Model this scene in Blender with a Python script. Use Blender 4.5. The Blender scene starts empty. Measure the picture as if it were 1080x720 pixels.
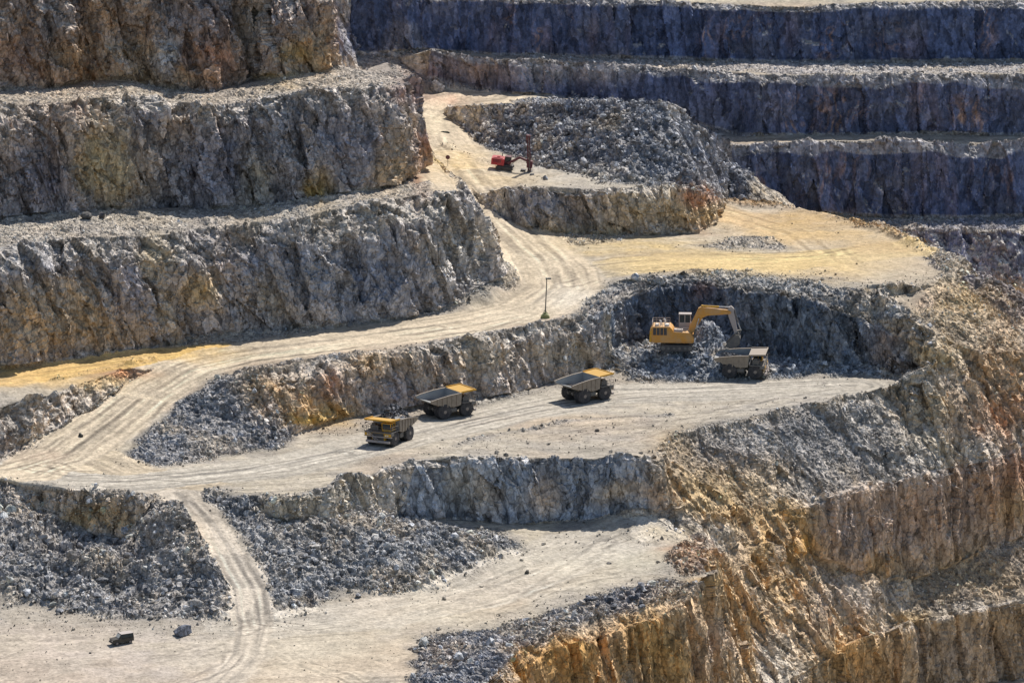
import bpy, bmesh, math, random
import numpy as np
from mathutils import Vector, Matrix
from mathutils.geometry import delaunay_2d_cdt
random.seed(7)
np.random.seed(7)
R = math.radians
sc = bpy.context.scene
COL = bpy.context.collection

# ------------------------------------------------------------------ camera (survey station on the pit rim)
CAM_H, PITCH, FPX = 247.5, R(12.0), 5000.0
cp, sp = math.cos(PITCH), math.sin(PITCH)
cam_d = bpy.data.cameras.new('camera'); cam = bpy.data.objects.new('camera', cam_d); COL.objects.link(cam)
cam.location = (0, 0, CAM_H); cam.rotation_euler = (R(90) - PITCH, 0, 0)
cam_d.sensor_width = 36; cam_d.lens = 36 * FPX / 1080; cam_d.clip_start = 1; cam_d.clip_end = 4000
sc.camera = cam

def at(u, v, z):
    """world point at height z on the line of sight through photo position (u, v)"""
    xr, yr = (u - 540) / FPX, (360 - v) / FPX
    t = (CAM_H - z) / (sp - yr * cp)
    return (xr * t, (cp + yr * sp) * t, z)

def project(P):
    x, y, z = P[:, 0], P[:, 1], P[:, 2] - CAM_H
    d = np.maximum(y * cp - z * sp, 1.0)
    return 540 + FPX * x / d, 360 - FPX * (y * sp + z * cp) / d

# ------------------------------------------------------------------ vectorised noise
def _h(ix, iy, iz, seed):
    n = (ix.astype(np.uint32) * np.uint32(374761393) + iy.astype(np.uint32) * np.uint32(668265263)
         + iz.astype(np.uint32) * np.uint32(2147483647) * np.uint32(3) + np.uint32(seed * 974711 & 0xffffffff))
    n ^= n >> np.uint32(13); n *= np.uint32(1274126177); n ^= n >> np.uint32(16); n *= np.uint32(2246822519); n ^= n >> np.uint32(15)
    return n

def _hf(ix, iy, iz, seed):
    return _h(ix, iy, iz, seed).astype(np.float32) * np.float32(1 / 4294967295.0)

def vnoise(p, seed=0):
    """value noise, -1..1, p (n,3)"""
    p = p.astype(np.float32)
    i = np.floor(p).astype(np.int64); f = p - i
    f = f * f * f * (f * (f * 6 - 15) + 10)
    out = 0
    for dx in (0, 1):
        wx = f[:, 0] if dx else 1 - f[:, 0]
        for dy in (0, 1):
            wy = f[:, 1] if dy else 1 - f[:, 1]
            for dz in (0, 1):
                wz = f[:, 2] if dz else 1 - f[:, 2]
                out = out + _hf(i[:, 0] + dx, i[:, 1] + dy, i[:, 2] + dz, seed) * wx * wy * wz
    return out * 2 - 1

def fbm(p, octs=4, seed=0, gain=0.5, ridged=False):
    o = 0; a = 1; t = 0
    for k in range(octs):
        n = vnoise(p * (2.03 ** k) + 17.3 * k, seed + k)
        if ridged: n = 1 - 2 * np.abs(n)
        o = o + n * a; t += a; a *= gain
    return o / t

def cells(p, seed=0):
    """nearest jittered lattice cell: distance, facet height (random plane per cell), random per cell"""
    b = np.floor(p - 0.5).astype(np.int64)
    best = np.full(len(p), 1e9, np.float32); fac = np.zeros(len(p), np.float32); rid = np.zeros(len(p), np.float32)
    for dx in (0, 1):
        for dy in (0, 1):
            for dz in (0, 1):
                ix, iy, iz = b[:, 0] + dx, b[:, 1] + dy, b[:, 2] + dz
                h = _h(ix, iy, iz, seed)
                jx = (h & np.uint32(1023)).astype(np.float32) / 1023 - .5
                jy = ((h >> np.uint32(10)) & np.uint32(1023)).astype(np.float32) / 1023 - .5
                jz = ((h >> np.uint32(20)) & np.uint32(1023)).astype(np.float32) / 1023 - .5
                ex = p[:, 0] - (ix + .5 + jx * .8); ey = p[:, 1] - (iy + .5 + jy * .8); ez = p[:, 2] - (iz + .5 + jz * .8)
                d = ex * ex + ey * ey + ez * ez
                h2 = _h(ix, iy, iz, seed + 91)
                tx = (h2 & np.uint32(1023)).astype(np.float32) / 511.5 - 1
                ty = ((h2 >> np.uint32(10)) & np.uint32(1023)).astype(np.float32) / 511.5 - 1
                tz = ((h2 >> np.uint32(20)) & np.uint32(1023)).astype(np.float32) / 511.5 - 1
                m = d < best
                best = np.where(m, d, best)
                r = (h2 >> np.uint32(3)).astype(np.float32) / float(1 << 29)
                fac = np.where(m, (r - .5) + .9 * (ex * tx + ey * ty + ez * tz), fac)
                rid = np.where(m, r, rid)
    return np.sqrt(best), fac, rid

def sst(a, b, x):
    t = np.clip((x - a) / (b - a), 0, 1); return t * t * (3 - 2 * t)

# ------------------------------------------------------------------ break lines of the pit (crests, toes, rims)
LINES = []          # (list of xyz, wall name or None)
def L(uvz, wall=None, ext=True):
    pts = [at(*q) for q in uvz]
    LINES.append((pts, wall)); return uvz

def interp_uvz(line, u):
    us = [q[0] for q in line]
    P = np.array([at(*q) for q in line]); o = np.argsort(us); us = np.array(us)[o]
    return np.interp(u, us, P[o, 1]), np.interp(u, us, P[o, 2])

def solve(base, uv, k):
    """heights of a second line (crest above a toe, or toe below a crest) for a face with run k per metre of rise"""
    out = []
    for q in uv:
        u, v = q[:2]; kk = q[2] if len(q) > 2 else k
        Y, z0 = interp_uvz(base, u)
        yr = (360 - v) / FPX; a = (cp + yr * sp) / (sp - yr * cp)
        out.append((u, v, (CAM_H * a - Y + kk * z0) / (a + kk)))
    return out

def lip(toe, crest, wall, drop=.18, run=.7, ragged=.45):
    """the crumbled shoulder just under a crest"""
    T = np.array([at(*q) for q in toe]); out = []
    rr = random.Random(len(crest) * 7 + len(toe))
    fine = []
    for a, b in zip(crest[:-1], crest[1:]):
        m = max(1, int(abs(b[0] - a[0]) / 22))
        for k in range(m): fine.append(tuple(a[c] + (b[c] - a[c]) * k / m for c in range(3)))
    crest = fine + [crest[-1][:3]]; drop0, run0 = drop, run
    for q in crest:
        c = np.array(at(*q))
        # nearest point on the toe line
        best = None
        for a, b in zip(T[:-1], T[1:]):
            ab = b - a; t = np.clip(np.dot((c - a)[:2], ab[:2]) / max(np.dot(ab[:2], ab[:2]), 1e-6), 0, 1)
            p = a + ab * t; d = np.hypot(*(p - c)[:2])
            if best is None or d < best[0]: best = (d, p)
        d, p = best
        j = rr.uniform(-1, 1) * ragged; drop, run = drop0 * (1 + j), min(.85, run0 * (1 + .4 * j))
        n = (p - c)[:2] * run
        out.append((c[0] + n[0], c[1] + n[1], c[2] - drop * (c[2] - p[2])))
    LINES.append((out, wall))

def wall(name, toe, crest, drop=.18, run=.7, lips=True):
    L(toe, name); L(crest, name)
    if lips: lip(toe, crest, name, drop, run)

# --- lower floor (z = 0) and the faces round it
floor_toe_left = L([(-260, 600, 0), (-120, 618, 0), (0, 637, 0), (60, 645, 0), (130, 654, 0), (200, 655, 0), (250, 656, 0)])
L([(250, 656, 0), (286, 657, 0)])
L([(286, 657, 0), (335, 648, 0), (350, 629, 0), (420, 629, 0), (470, 620, 0), (520, 602, .2), (548, 590, .4), (556, 578, .5), (600, 556, .8)])
rim_left = [(-260, 492, 15), (-120, 500, 15), (0, 507, 15), (50, 512, 15), (110, 521, 15), (150, 524, 15)]
L(rim_left)
L([(-240, 580, 5.6), (-120, 584, 5.4), (0, 590, 5), (60, 600, 4.2), (110, 607, 3.8), (150, 610, 3.5), (190, 615, 3.2)])
outcrop = solve(rim_left, [(-20, 538, 1.2), (20, 536, 1.0), (48, 541, .6), (75, 555, .4), (105, 566, .35), (135, 562, .45), (150, 548, .8)], .5)
L(outcrop, 'outcrop'); print('outcrop', outcrop)
LINES[[i for i, l in enumerate(LINES) if len(l[0]) == len(rim_left) and l[0][0] == at(*rim_left[0])][0]] = ([at(*q) for q in rim_left], 'outcrop')
rim_mid = [(225, 520, 15), (255, 523, 15), (300, 525, 15), (345, 522, 15), (375, 508, 15), (405, 494, 15)]
L(rim_mid)
L([(255, 541, 12.3), (300, 550, 10.6), (340, 553, 9.6), (375, 549, 7.6), (420, 546, 5)], 'small')
# ramp to the lower floor
L([(168, 519, 15), (192, 550, 11.6), (218, 585, 7.6), (244, 620, 3.9), (250, 656, 0)])
L([(205, 517, 15), (240, 550, 11.6), (263, 585, 7.6), (281, 620, 3.9), (286, 657, 0)])
# wall under the truck bench
toe_a = [(420, 546, 5), (450, 547, 3.8), (500, 549, 2.4), (545, 551, 1.4), (600, 550, 1.2), (650, 548, 1.6), (690, 546, 2.2), (716, 540, 3)]
crest_a = solve(toe_a, [(430, 484, .5), (480, 480, .3), (520, 481, .15), (560, 483, .12), (600, 484, .12), (640, 486, .12), (675, 489, .2), (698, 492, .3)], .2)
wall('under_bench', toe_a, crest_a, .1, .5)
# floor edge and the orange nose
edge0 = [(440, 800, 0), (495, 735, 0), (520, 705, 0), (548, 684, 0), (600, 656, 0), (650, 641, 0), (700, 629, 0), (738, 616, 0), (747, 600, .3), (744, 580, 1), (736, 556, 2), (716, 540, 3)]
nose_toe = solve(edge0[:8], [(480, 870), (560, 830), (640, 800), (720, 770)], .35)
L(nose_toe, 'nose'); L(edge0[:10], 'nose'); lip(nose_toe, edge0[:8], 'nose', .12, .55)
# --- slope below the truck bench, right
s1_top = [(698, 492, crest_a[-1][2]), (696, 474, 14), (712, 458, 14.6), (770, 446, 15), (850, 426, 15), (890, 420, 15), (935, 409, 15), (962, 400, 15.2)]
L(s1_top)
lip1 = solve(s1_top, [(795, 546, 1.3), (825, 538), (850, 531), (900, 515), (960, 502)], 1.35) + [(1020, 488, -1.6), (1080, 473, -1.5), (1200, 440, -1.5), (1330, 405, -1.5)]
print('lip1', [(q[0], round(q[2], 1)) for q in lip1])
toe1 = solve(lip1, [(812, 572, 1.1), (838, 581, .7), (858, 586, .3), (880, 595, .12), (920, 606, .12), (960, 611, .12), (1010, 590, .12), (1080, 563, .12), (1200, 528, .2), (1330, 495, .2)], .2)
print('toe1', [(q[0], round(q[2], 1)) for q in toe1])
L(toe1, 'grey_columns'); L(lip1, 'grey_columns'); lip(toe1[2:], lip1[2:], 'grey_columns', .08, .4)
nose_side = solve(s1_top, [(752, 585, 1.3), (770, 612), (790, 650), (800, 700), (800, 742)], 1.3)
lip2 = [nose_side[-1]] + solve(s1_top, [(830, 722, 1.3)], 1.3) + solve(toe1, [(862, 700), (905, 672), (960, 655), (1020, 642), (1080, 630), (1200, 600), (1330, 570)], 1.4)
print('lip2', [(q[0], round(q[2], 1)) for q in lip2], nose_side)
toe2 = solve(lip2, [(825, 824, .4), (862, 790), (905, 755), (960, 730), (1020, 725), (1080, 716), (1200, 690), (1330, 660)], .2)
wall('lower_columns', toe2, lip2, .08, .4)
L([(744, 580, 1)] + nose_side, 'nose')
LINES.append(([at(*nose_toe[-1]), (46, 936, -42), at(*lip2[0])], 'nose'))
LINES.append(([(58, 925, -51), (130, 935, -51), (200, 960, -50)], None))
LINES.append(([(-160, 760, 0), (-60, 760, 0)], None))
LINES.append(([(0, 760, -50), (80, 760, -56), (150, 760, -56)], None))
# --- truck bench back edge and the face up to the haul road
b_toe = [(120, 495, 15), (160, 491, 15), (200, 487, 15), (260, 475, 15), (310, 462, 15), (335, 452, 15), (380, 440, 15), (440, 432, 15), (500, 424, 15), (560, 412, 15), (600, 403, 15), (640, 394, 15)]
road_r = [(120, 492, 15), (145, 468, 16.8), (190, 426, 20.6), (232, 398, 24)] 
L(road_r)
road_low = solve(b_toe, [(262, 389, 1.3), (300, 384, .9), (340, 379, .55), (400, 371, .4), (450, 363, .35), (500, 356, .35), (560, 347, .35), (600, 338, .35), (636, 331, .35)], .35)
road_low = [(u, v, .5 * z + .5 * (26.3 + (u - 262) * .006)) for u, v, z in road_low]
L(b_toe, 'road_face'); L([(232, 398, 24)] + road_low, 'road_face'); lip(b_toe, road_low[1:], 'road_face', .15, .6)
# haul road, left part; yellow spur
L([(-120, 498, 15), (0, 489, 15), (25, 487, 15), (60, 465, 17), (100, 432, 20), (140, 402, 23.2), (172, 384, 25.7)])
spur_toe = [(-260, 490, 15), (-120, 486, 15), (0, 480, 15.2), (30, 469, 16.6), (80, 441, 19.2), (118, 413, 22.4), (152, 391, 25)]
spur_crest = solve(spur_toe, [(-260, 430, .7), (-120, 422, .7)], .7) + [(0, 413, 25.7), (60, 399, 25.8), (120, 385, 25.9), (160, 378, 26.1)]
wall('spur_face', spur_toe, spur_crest, .2, .6)
# --- L3: grey wall over the haul road, its bench, L2, L1
l3_toe = [(-260, 432, 25), (-120, 412, 25.6), (0, 391, 26), (60, 383, 26.2), (120, 374, 26.4), (190, 362, 26.7), (240, 354, 26.9), (340, 348, 27.3), (420, 337, 27.8), (470, 326, 28.4), (505, 312, 29.4)]
l3_nose_toe = [(505, 312, 29.4), (524, 298, 31), (527, 280, 32.6), (515, 255, 34.5), (503, 235, 36.5), (492, 212, 39.5)]
l3_crest = solve(l3_toe, [(-260, 296, .35), (-120, 277), (0, 261), (60, 253), (120, 249), (200, 244), (250, 238), (330, 225), (400, 213), (450, 203, .5)], .42)
zz = l3_crest[-1][2]
l3_crest += [(474, 200, zz - .3), (486, 205, zz - 1.0)]
print('l3 crest', [(q[0], round(q[2], 1)) for q in l3_crest])
L(l3_nose_toe, 'long_face'); L(l3_toe, 'long_face'); L(l3_crest, 'long_face'); lip(l3_toe, l3_crest[:10], 'long_face', .22, .7)
L([(486, 205, zz - 1), (479, 192, zz - 1.3), (469, 180, zz - 1.6), (461, 173, zz - 2)], 'long_face')
# rubble apron round the nose toe, road edge past it
road_l = [(470, 330, 27.9), (505, 322, 28.4), (538, 310, 29), (552, 298, 29.8), (548, 283, 31), (535, 262, 33), (518, 240, 35.4), (500, 212, 39), (480, 190, 42.3), (458, 168, 44.8), (440, 148, 46.8), (433, 130, 48), (430, 112, 49.4)]
L(road_l)
l2z = [q[2] for q in l3_crest]
l2_toe = [(-260, 262, l3_crest[0][2] + .6), (-120, 248, l3_crest[1][2] + .6), (0, 233, l3_crest[2][2] + .6), (80, 226, l3_crest[3][2] + .5), (180, 220, l3_crest[5][2] + .4), (220, 222, l3_crest[5][2] + .4), (270, 219, l3_crest[6][2] + .4), (310, 213, l3_crest[7][2] + .4),
          (370, 204, l3_crest[8][2] + .3), (405, 198, l3_crest[8][2] + .3), (432, 188, zz), (447, 177, zz - .5)]
print('l2 toe', [(q[0], round(q[2], 1)) for q in l2_toe])
l2_crest = solve(l2_toe, [(-260, 140), (-120, 128), (0, 114), (60, 110), (100, 104), (135, 102), (180, 107), (225, 110), (270, 105), (310, 99), (360, 93), (400, 90), (421, 95, .15)], .3)
zt = l2_crest[-1][2]
print('l2 crest', [(q[0], round(q[2], 1)) for q in l2_crest])
wall('second_face', l2_toe, l2_crest, .18, .7)
L([(447, 177, zz - .5), (443, 166, zz - 1), (437, 150, 51.5), (431, 130, 50.6), (427, 114, 51), (416, 104, 52)], 'second_face')
L([(421, 95, zt), (428, 87, zt - .8), (424, 74, zt), (408, 66, zt + 1)], 'second_face')
l1_toe = [(-260, 115, l2_crest[0][2] + 1), (-120, 105, l2_crest[1][2] + 1), (0, 95, l2_crest[2][2] + 1), (60, 92, l2_crest[3][2] + .8), (100, 84, l2_crest[4][2] + .8), (135, 85, l2_crest[5][2] + .8), (180, 93, l2_crest[6][2] + .6), (225, 97, l2_crest[7][2] + .6), (270, 84, l2_crest[8][2] + .6), (300, 80, l2_crest[9][2] + .8), (330, 76, l2_crest[10][2] + .6), (360, 70, l2_crest[10][2] + .8)]
print('l1 toe', [(q[0], round(q[2], 1)) for q in l1_toe])
l1_crest = solve(l1_toe, [(-260, -40), (-120, -45), (0, -52), (60, -55), (135, -55), (225, -50), (270, -50), (305, -30, .55), (328, -8, .45), (346, 26, .35)], .75)
wall('top_face', l1_toe, l1_crest, .12, .8)
# right end of the left spur runs straight back, and the ground behind it drops into the far corner
l1z = l1_crest[-1][2]
LINES.append(([at(*l1_toe[-1]), (-41.5, 1110, 76), (-44, 1150, 66), (-48.5, 1235, 60.5)], 'top_face'))
LINES.append(([at(*l1_crest[-1]), (-47, 1122, l1z + 4), (-51, 1160, l1z + 6), (-57, 1246, l1z + 8)], 'top_face'))
LINES.append(([(-40, 1136, 63), (-31, 1138, 57), (-27.5, 1150, 54)], None))
# --- alcove of the excavator, plateau
alc_toe = [(640, 394, 15), (668, 398, 15), (690, 403, 15), (730, 406, 15), (757, 402, 15), (800, 397, 15), (850, 394, 15), (900, 395, 15), (940, 397, 15), (962, 400, 15.2)]
L(alc_toe)
alc_in = [(648, 368, 19.4), (665, 364, 18.5), (700, 361, 18), (760, 364, 17.7), (800, 374, 17), (850, 380, 16.6), (900, 385, 16.2), (930, 389, 16)]
alc_crest = [(636, 331, road_low[-1][2])] + solve(alc_in, [(655, 316, .4), (690, 305, .3), (720, 300), (760, 299), (800, 304), (850, 313), (895, 326, .25), (928, 344, .3)], .22) + [(964, 366, 21.5), (988, 384, 20)]
print('alc crest', [(q[0], round(q[2], 1)) for q in alc_crest])
L(alc_in, 'alcove_face'); L(alc_crest, 'alcove_face'); lip(alc_in, alc_crest[:-2], 'alcove_face', .06, .5)
L([(640, 394, 15), (648, 368, 20)]); L([(930, 389, 16), (962, 400, 15.2)], 'alcove_face')
rimz = 33.4
plat_front = [(606, 318, 29.6), (622, 304, 31), (650, 297, 32), (690, 291, 33), (760, 286, rimz), (830, 292, rimz), (880, 301, 33), (930, 306, 32.5), (985, 303, 32)]
L(plat_front)
plat_back = [(985, 303, 32), (1012, 288, 32), (1003, 273, 32.3), (975, 261, 32.5), (930, 242, 32.5), (880, 229, 32.5), (820, 218, 32.5), (765, 213, 32.6)]
L(plat_back)
# outer slope of the spur, right
L([(962, 400, 15.2), (975, 393, 17.5), (988, 384, 20)]); L([(988, 384, 20), (1020, 408, 13.5), (1050, 440, 6)])
L([(935, 318, 30), (985, 352, 25.5), (1030, 372, 20)])
sil = [(1012, 288, 32), (1042, 301, 29), (1074, 336, 22), (1110, 372, 16), (1150, 400, 11)]
L(sil)
# --- drill terrace, its face, road up
ter_toe = [(538, 231, 35.6), (560, 243, 33.6), (600, 247, 32.4), (650, 248, 31.9), (700, 248, 31.7), (738, 247, 31.6), (750, 238, 32.1), (757, 226, 32.6)]
ter_crest = solve(ter_toe[:6], [(526, 198, .4), (545, 196, .3), (580, 196), (620, 198), (660, 199), (700, 199), (726, 197)], .25) 
print('ter crest', [(q[0], round(q[2], 1)) for q in ter_crest])
tz = ter_crest[-2][2]
wall('terrace_face', ter_toe, ter_crest + [(742, 204, tz - 2.5), (750, 214, tz - 6)], .08, .5)
L([(757, 226, 32.6), (762, 215, 32.6)])
L([(606, 292, 31), (592, 275, 32), (565, 255, 33), (538, 240, 34.9), (521, 222, 37.8), (507, 205, 40.4), (494, 192, 42)])
# --- blasted pile behind the drill
pile_base = [(468, 118, 47.8), (500, 146, 45), (540, 165, 43.3), (600, 182, 42.8), (650, 192, tz + .2), (700, 198, tz), (726, 197, tz)]
L(pile_base)
pile_top = [(478, 112, 50.5)] + solve(pile_base, [(520, 109, 1.5), (580, 107), (640, 106), (690, 106)], 2.0) + [(712, 113, 57), (735, 132, 52), (755, 150, 47.5), (772, 172, 41), (778, 192, 34)]
L(pile_top)
# --- far walls
w3_toe = [(768, 209, 27), (800, 217, 25), (860, 225, 23), (940, 229, 22), (1080, 228, 22), (1200, 228, 22), (1330, 228, 22)]
w3_crest = solve(w3_toe, [(775, 153), (800, 152), (860, 150), (905, 149), (950, 146), (985, 150), (1030, 151), (1080, 148), (1200, 148), (1330, 146)], .15)
wall('third_far_face', w3_toe, w3_crest, .17, .6)
print('w3 crest', [(q[0], round(q[2], 1)) for q in w3_crest])
w2_toe = [(448, 96, 51), (500, 95, 51), (560, 100, 50)] ; w2_toe += [(640, 108, 48), (700, 119, 45.3), (775, 141, 41.6), (800, 143.5, 41.2), (860, 143.5, 41.2), (950, 140, 42.4), (1080, 143, 41.6), (1200, 142, 41.4), (1330, 140, 41.4)]
w2_crest = solve(w2_toe, [(452, 60, .3), (500, 61), (560, 64), (640, 67), (700, 72), (800, 78), (900, 80), (960, 79), (1080, 80), (1200, 80), (1330, 80)], .22)
print('w2 crest', [(q[0], round(q[2], 1)) for q in w2_crest])
wall('second_far_face', w2_toe, w2_crest, .16, .6)
w1_toe = [(370, 56, 60), (405, 54.5, 60), (450, 55, 59.5), (500, 57, 59.3), (560, 58.5, 59), (640, 60.5, 58.5), (700, 62, 58), (800, 65, 57.3), (900, 66, 57), (1080, 64.5, 57), (1200, 64, 57), (1330, 63, 57)]
w1_crest = solve(w1_toe, [(370, -18), (405, -12, .3), (440, -8, .5), (500, -4), (640, -2), (700, 1), (760, 4), (850, 8), (900, 4), (1000, 2), (1080, -1), (1200, -2), (1330, -2)], .15)
wall('first_far_face', w1_toe, w1_crest, .1, .6)
wz = w1_crest[4][2]
w1y = max(at(*q)[1] for q in w1_crest)
for i, (dy, z) in enumerate(((14, wz + 1), (17, wz + 20), (32, wz + 21), (36, wz + 42), (60, wz + 44), (70, wz + 80), (220, wz + 95))):
    LINES.append(([(x, w1y + dy, z) for x in (-60, -20, 60, 140, 220)], 'upper_far_face' if i in (0, 1, 2, 3, 4, 5) else None))
# the far corner on the left: brown talus foot and dark face
L([(430, 112, 49.4), (448, 104, 50.5), (470, 98, 51), (500, 95, 51)])
L([(388, 62, 58.5), (420, 61, 58.5), (452, 60, w2_crest[0][2])])
L([(380, 82, 55), (420, 92, 53), (448, 96, 51)])
# far ground right: berm and the face that drops behind the spur
w4_crest = [(860, 236, 22), (900, 239, 21.6), (960, 241, 21.4), (1080, 243, 21), (1200, 243, 21), (1330, 243, 21)]
L(w4_crest, 'fourth_far_face')
w4_toe = solve(w4_crest, [(930, 320), (1000, 345), (1080, 350), (1200, 350), (1330, 350)], .55)
L(w4_toe, 'fourth_far_face')
LINES.append(([(-260, 790, 15), (-260, 1120, 90), (-220, 1300, 160), (-120, 1480, 200), (100, 1500, 200), (300, 1500, 200), (300, 1250, 60), (260, 1080, -20), (210, 760, -56), (150, 760, -56)], None))
# ------------------------------------------------------------------ triangulate the break lines
def build_tin():
    V, E, tag = [], [], []
    index = {}
    def vid(p, w):
        key = (round(p[0], 2), round(p[1], 2))
        if key not in index:
            index[key] = len(V); V.append(p); tag.append(set())
        if w: tag[index[key]].add(w)
        return index[key]
    for pts, w in LINES:
        prev = None
        for a, b in zip(pts[:-1], pts[1:]):
            n = max(1, int(math.hypot(a[0] - b[0], a[1] - b[1]) / 7))
            for k in range(n + 1):
                t = k / n; i = vid(tuple(a[c] + (b[c] - a[c]) * t for c in range(3)), w)
                if prev is not None and prev != i: E.append((prev, i))
                prev = i
    r = delaunay_2d_cdt([Vector(p[:2]) for p in V], E, [], 0, 1e-4)
    vo, eo, fo, ov, oe, of = r
    Z = []; T = []
    bad = 0
    for k, p in enumerate(vo):
        if ov[k]:
            Z.append(sum(V[i][2] for i in ov[k]) / len(ov[k])); T.append(set().union(*[tag[i] for i in ov[k]]))
        else:
            Z.append(None); T.append(set())
    for k, (a, b) in enumerate(eo):
        pass
    for k, p in enumerate(vo):
        if Z[k] is None:      # crossing of two lines: take the mean of both lines there
            bad += 1; zs = []
            for (a, b) in E:
                A, B = V[a], V[b]; dx, dy = B[0] - A[0], B[1] - A[1]; l2 = dx * dx + dy * dy
                if l2 < 1e-9: continue
                t = ((p.x - A[0]) * dx + (p.y - A[1]) * dy) / l2
                if -.001 <= t <= 1.001 and abs((p.x - A[0]) * dy - (p.y - A[1]) * dx) / math.sqrt(l2) < .02:
                    zs.append(A[2] + (B[2] - A[2]) * t)
            Z[k] = sum(zs) / max(len(zs), 1)
            uu, vv = project(np.array([[p.x, p.y, Z[k]]])); print('crossing at', round(float(uu[0])), round(float(vv[0])), [round(z, 1) for z in zs])
    P = np.array([(p.x, p.y, z) for p, z in zip(vo, Z)], np.float64)
    F = np.array([f for f in fo if len(f) == 3], np.int64)
    n = np.cross(P[F[:, 1]] - P[F[:, 0]], P[F[:, 2]] - P[F[:, 0]])
    fl = n[:, 2] < 0; F[fl] = F[fl][:, ::-1]
    walls = sorted({w for t in T for w in t})
    reg = np.zeros(len(F), np.int32)
    for i, f in enumerate(F):
        c = T[f[0]] & T[f[1]] & T[f[2]]
        if c: reg[i] = 1 + walls.index(sorted(c)[0])
    return P, F, reg, walls

def in_view(P, m):
    u, v = project(P)
    return (u > -m) & (u < 1080 + m) & (v > -m) & (v < 720 + m) & (P[:, 1] > 500)

def subdivide(P, F, reg, L0, Lout):
    while True:
        e = np.concatenate([F[:, [0, 1]], F[:, [1, 2]], F[:, [2, 0]]])
        es = np.sort(e, 1)
        key = es[:, 0] * (len(P) + 1) + es[:, 1]
        uk, first, inv = np.unique(key, return_index=True, return_inverse=True)
        inv = inv.reshape(-1)
        ue = es[first]
        mid = (P[ue[:, 0]] + P[ue[:, 1]]) / 2
        ln = np.linalg.norm((P[ue[:, 0]] - P[ue[:, 1]]) * np.array((1, .5, 1)), axis=1)
        lim = np.where(in_view(mid, 25 + 2.2 * ln), L0 * np.clip(mid[:, 1] / 1000, .85, 1.3), Lout)
        split = ln > lim
        ns = int(split.sum())
        if ns == 0: return P, F, reg
        nid = np.full(len(ue), -1, np.int64); nid[split] = len(P) + np.arange(ns)
        P = np.concatenate([P, mid[split]])
        n = len(F)
        m0, m1, m2 = nid[inv[:n]], nid[inv[n:2 * n]], nid[inv[2 * n:]]
        cnt = (m0 >= 0).astype(int) + (m1 >= 0) + (m2 >= 0)
        outF, outR = [F[cnt == 0]], [reg[cnt == 0]]
        def emit(sel, *tris):
            for t in tris: outF.append(np.stack(t, 1)); outR.append(reg[sel])
        s = cnt == 3
        a, b, c = F[s].T; x, y, z = m0[s], m1[s], m2[s]
        emit(s, (a, x, z), (x, b, y), (z, y, c), (x, y, z))
        for r in range(3):
            ms = [m0, m1, m2]; A, B, C = [F[:, (r + k) % 3] for k in range(3)]
            X, Y_, Z_ = ms[r], ms[(r + 1) % 3], ms[(r + 2) % 3]
            s = (cnt == 1) & (X >= 0)
            emit(s, (A[s], X[s], C[s]), (X[s], B[s], C[s]))
            s = (cnt == 2) & (Z_ < 0)     # edges AB and BC split
            a, b, c, x, y = A[s], B[s], C[s], X[s], Y_[s]
            d1 = np.linalg.norm(P[x] - P[c], axis=1) < np.linalg.norm(P[a] - P[y], axis=1)
            emit(s, (x, b, y))
            t1 = np.where(d1[:, None], np.stack((a, x, c), 1), np.stack((a, x, y), 1)); t2 = np.where(d1[:, None], np.stack((x, y, c), 1), np.stack((a, y, c), 1))
            outF += [t1, t2]; outR += [reg[s], reg[s]]
        F = np.concatenate(outF); reg = np.concatenate(outR)

def vert_normals(P, F):
    n = np.cross(P[F[:, 1]] - P[F[:, 0]], P[F[:, 2]] - P[F[:, 0]])
    N = np.zeros_like(P)
    for c in range(3):
        for k in range(3): N[:, k] += np.bincount(F[:, c], n[:, k], len(P))
    return N / np.maximum(np.linalg.norm(N, axis=1, keepdims=True), 1e-9)

def smooth(P, F, it, w):
    e = np.concatenate([F[:, [0, 1]], F[:, [1, 2]], F[:, [2, 0]]]); e = np.concatenate([e, e[:, ::-1]])
    deg = np.maximum(np.bincount(e[:, 0], minlength=len(P)), 1)[:, None]
    for _ in range(it):
        S = np.stack([np.bincount(e[:, 0], P[e[:, 1], k], len(P)) for k in range(P.shape[1])], 1) / deg
        P = P + (S - P) * w
    return P
EDGE, ROCKS = .48, 1.0
import time as _t
_T=[_t.time()]
def TICK(s): print('TICK',s,round(_t.time()-_T[0],1)); _T[0]=_t.time()
# ------------------------------------------------------------------ painted plan zones (photo positions traced on the ground)
def poly_in(u_, v_, poly, feather):
    """1 inside, 0 outside, soft edge of about feather pixels"""
    px_, py_ = [q[0] for q in poly], [q[1] for q in poly]
    near = np.nonzero((u_ > min(px_) - feather) & (u_ < max(px_) + feather) & (v_ > min(py_) - feather) & (v_ < max(py_) + feather))[0]
    out = np.zeros(len(u_)); u, v = u_[near], v_[near]
    n = len(poly); d = np.full(len(u), 1e9); inside = np.zeros(len(u), bool)
    for k in range(n):
        (x0, y0), (x1, y1) = poly[k], poly[(k + 1) % n]
        ex, ey = x1 - x0, y1 - y0; L2 = ex * ex + ey * ey + 1e-9
        t = np.clip(((u - x0) * ex + (v - y0) * ey) / L2, 0, 1)
        d = np.minimum(d, np.hypot(u - x0 - t * ex, v - y0 - t * ey))
        c = (y0 > v) != (y1 > v)
        inside ^= c & (u < ex * (v - y0) / (ey if abs(ey) > 1e-9 else 1e-9) + x0)
    out[near] = sst(-feather, feather, np.where(inside, d, -d)); return out

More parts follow.
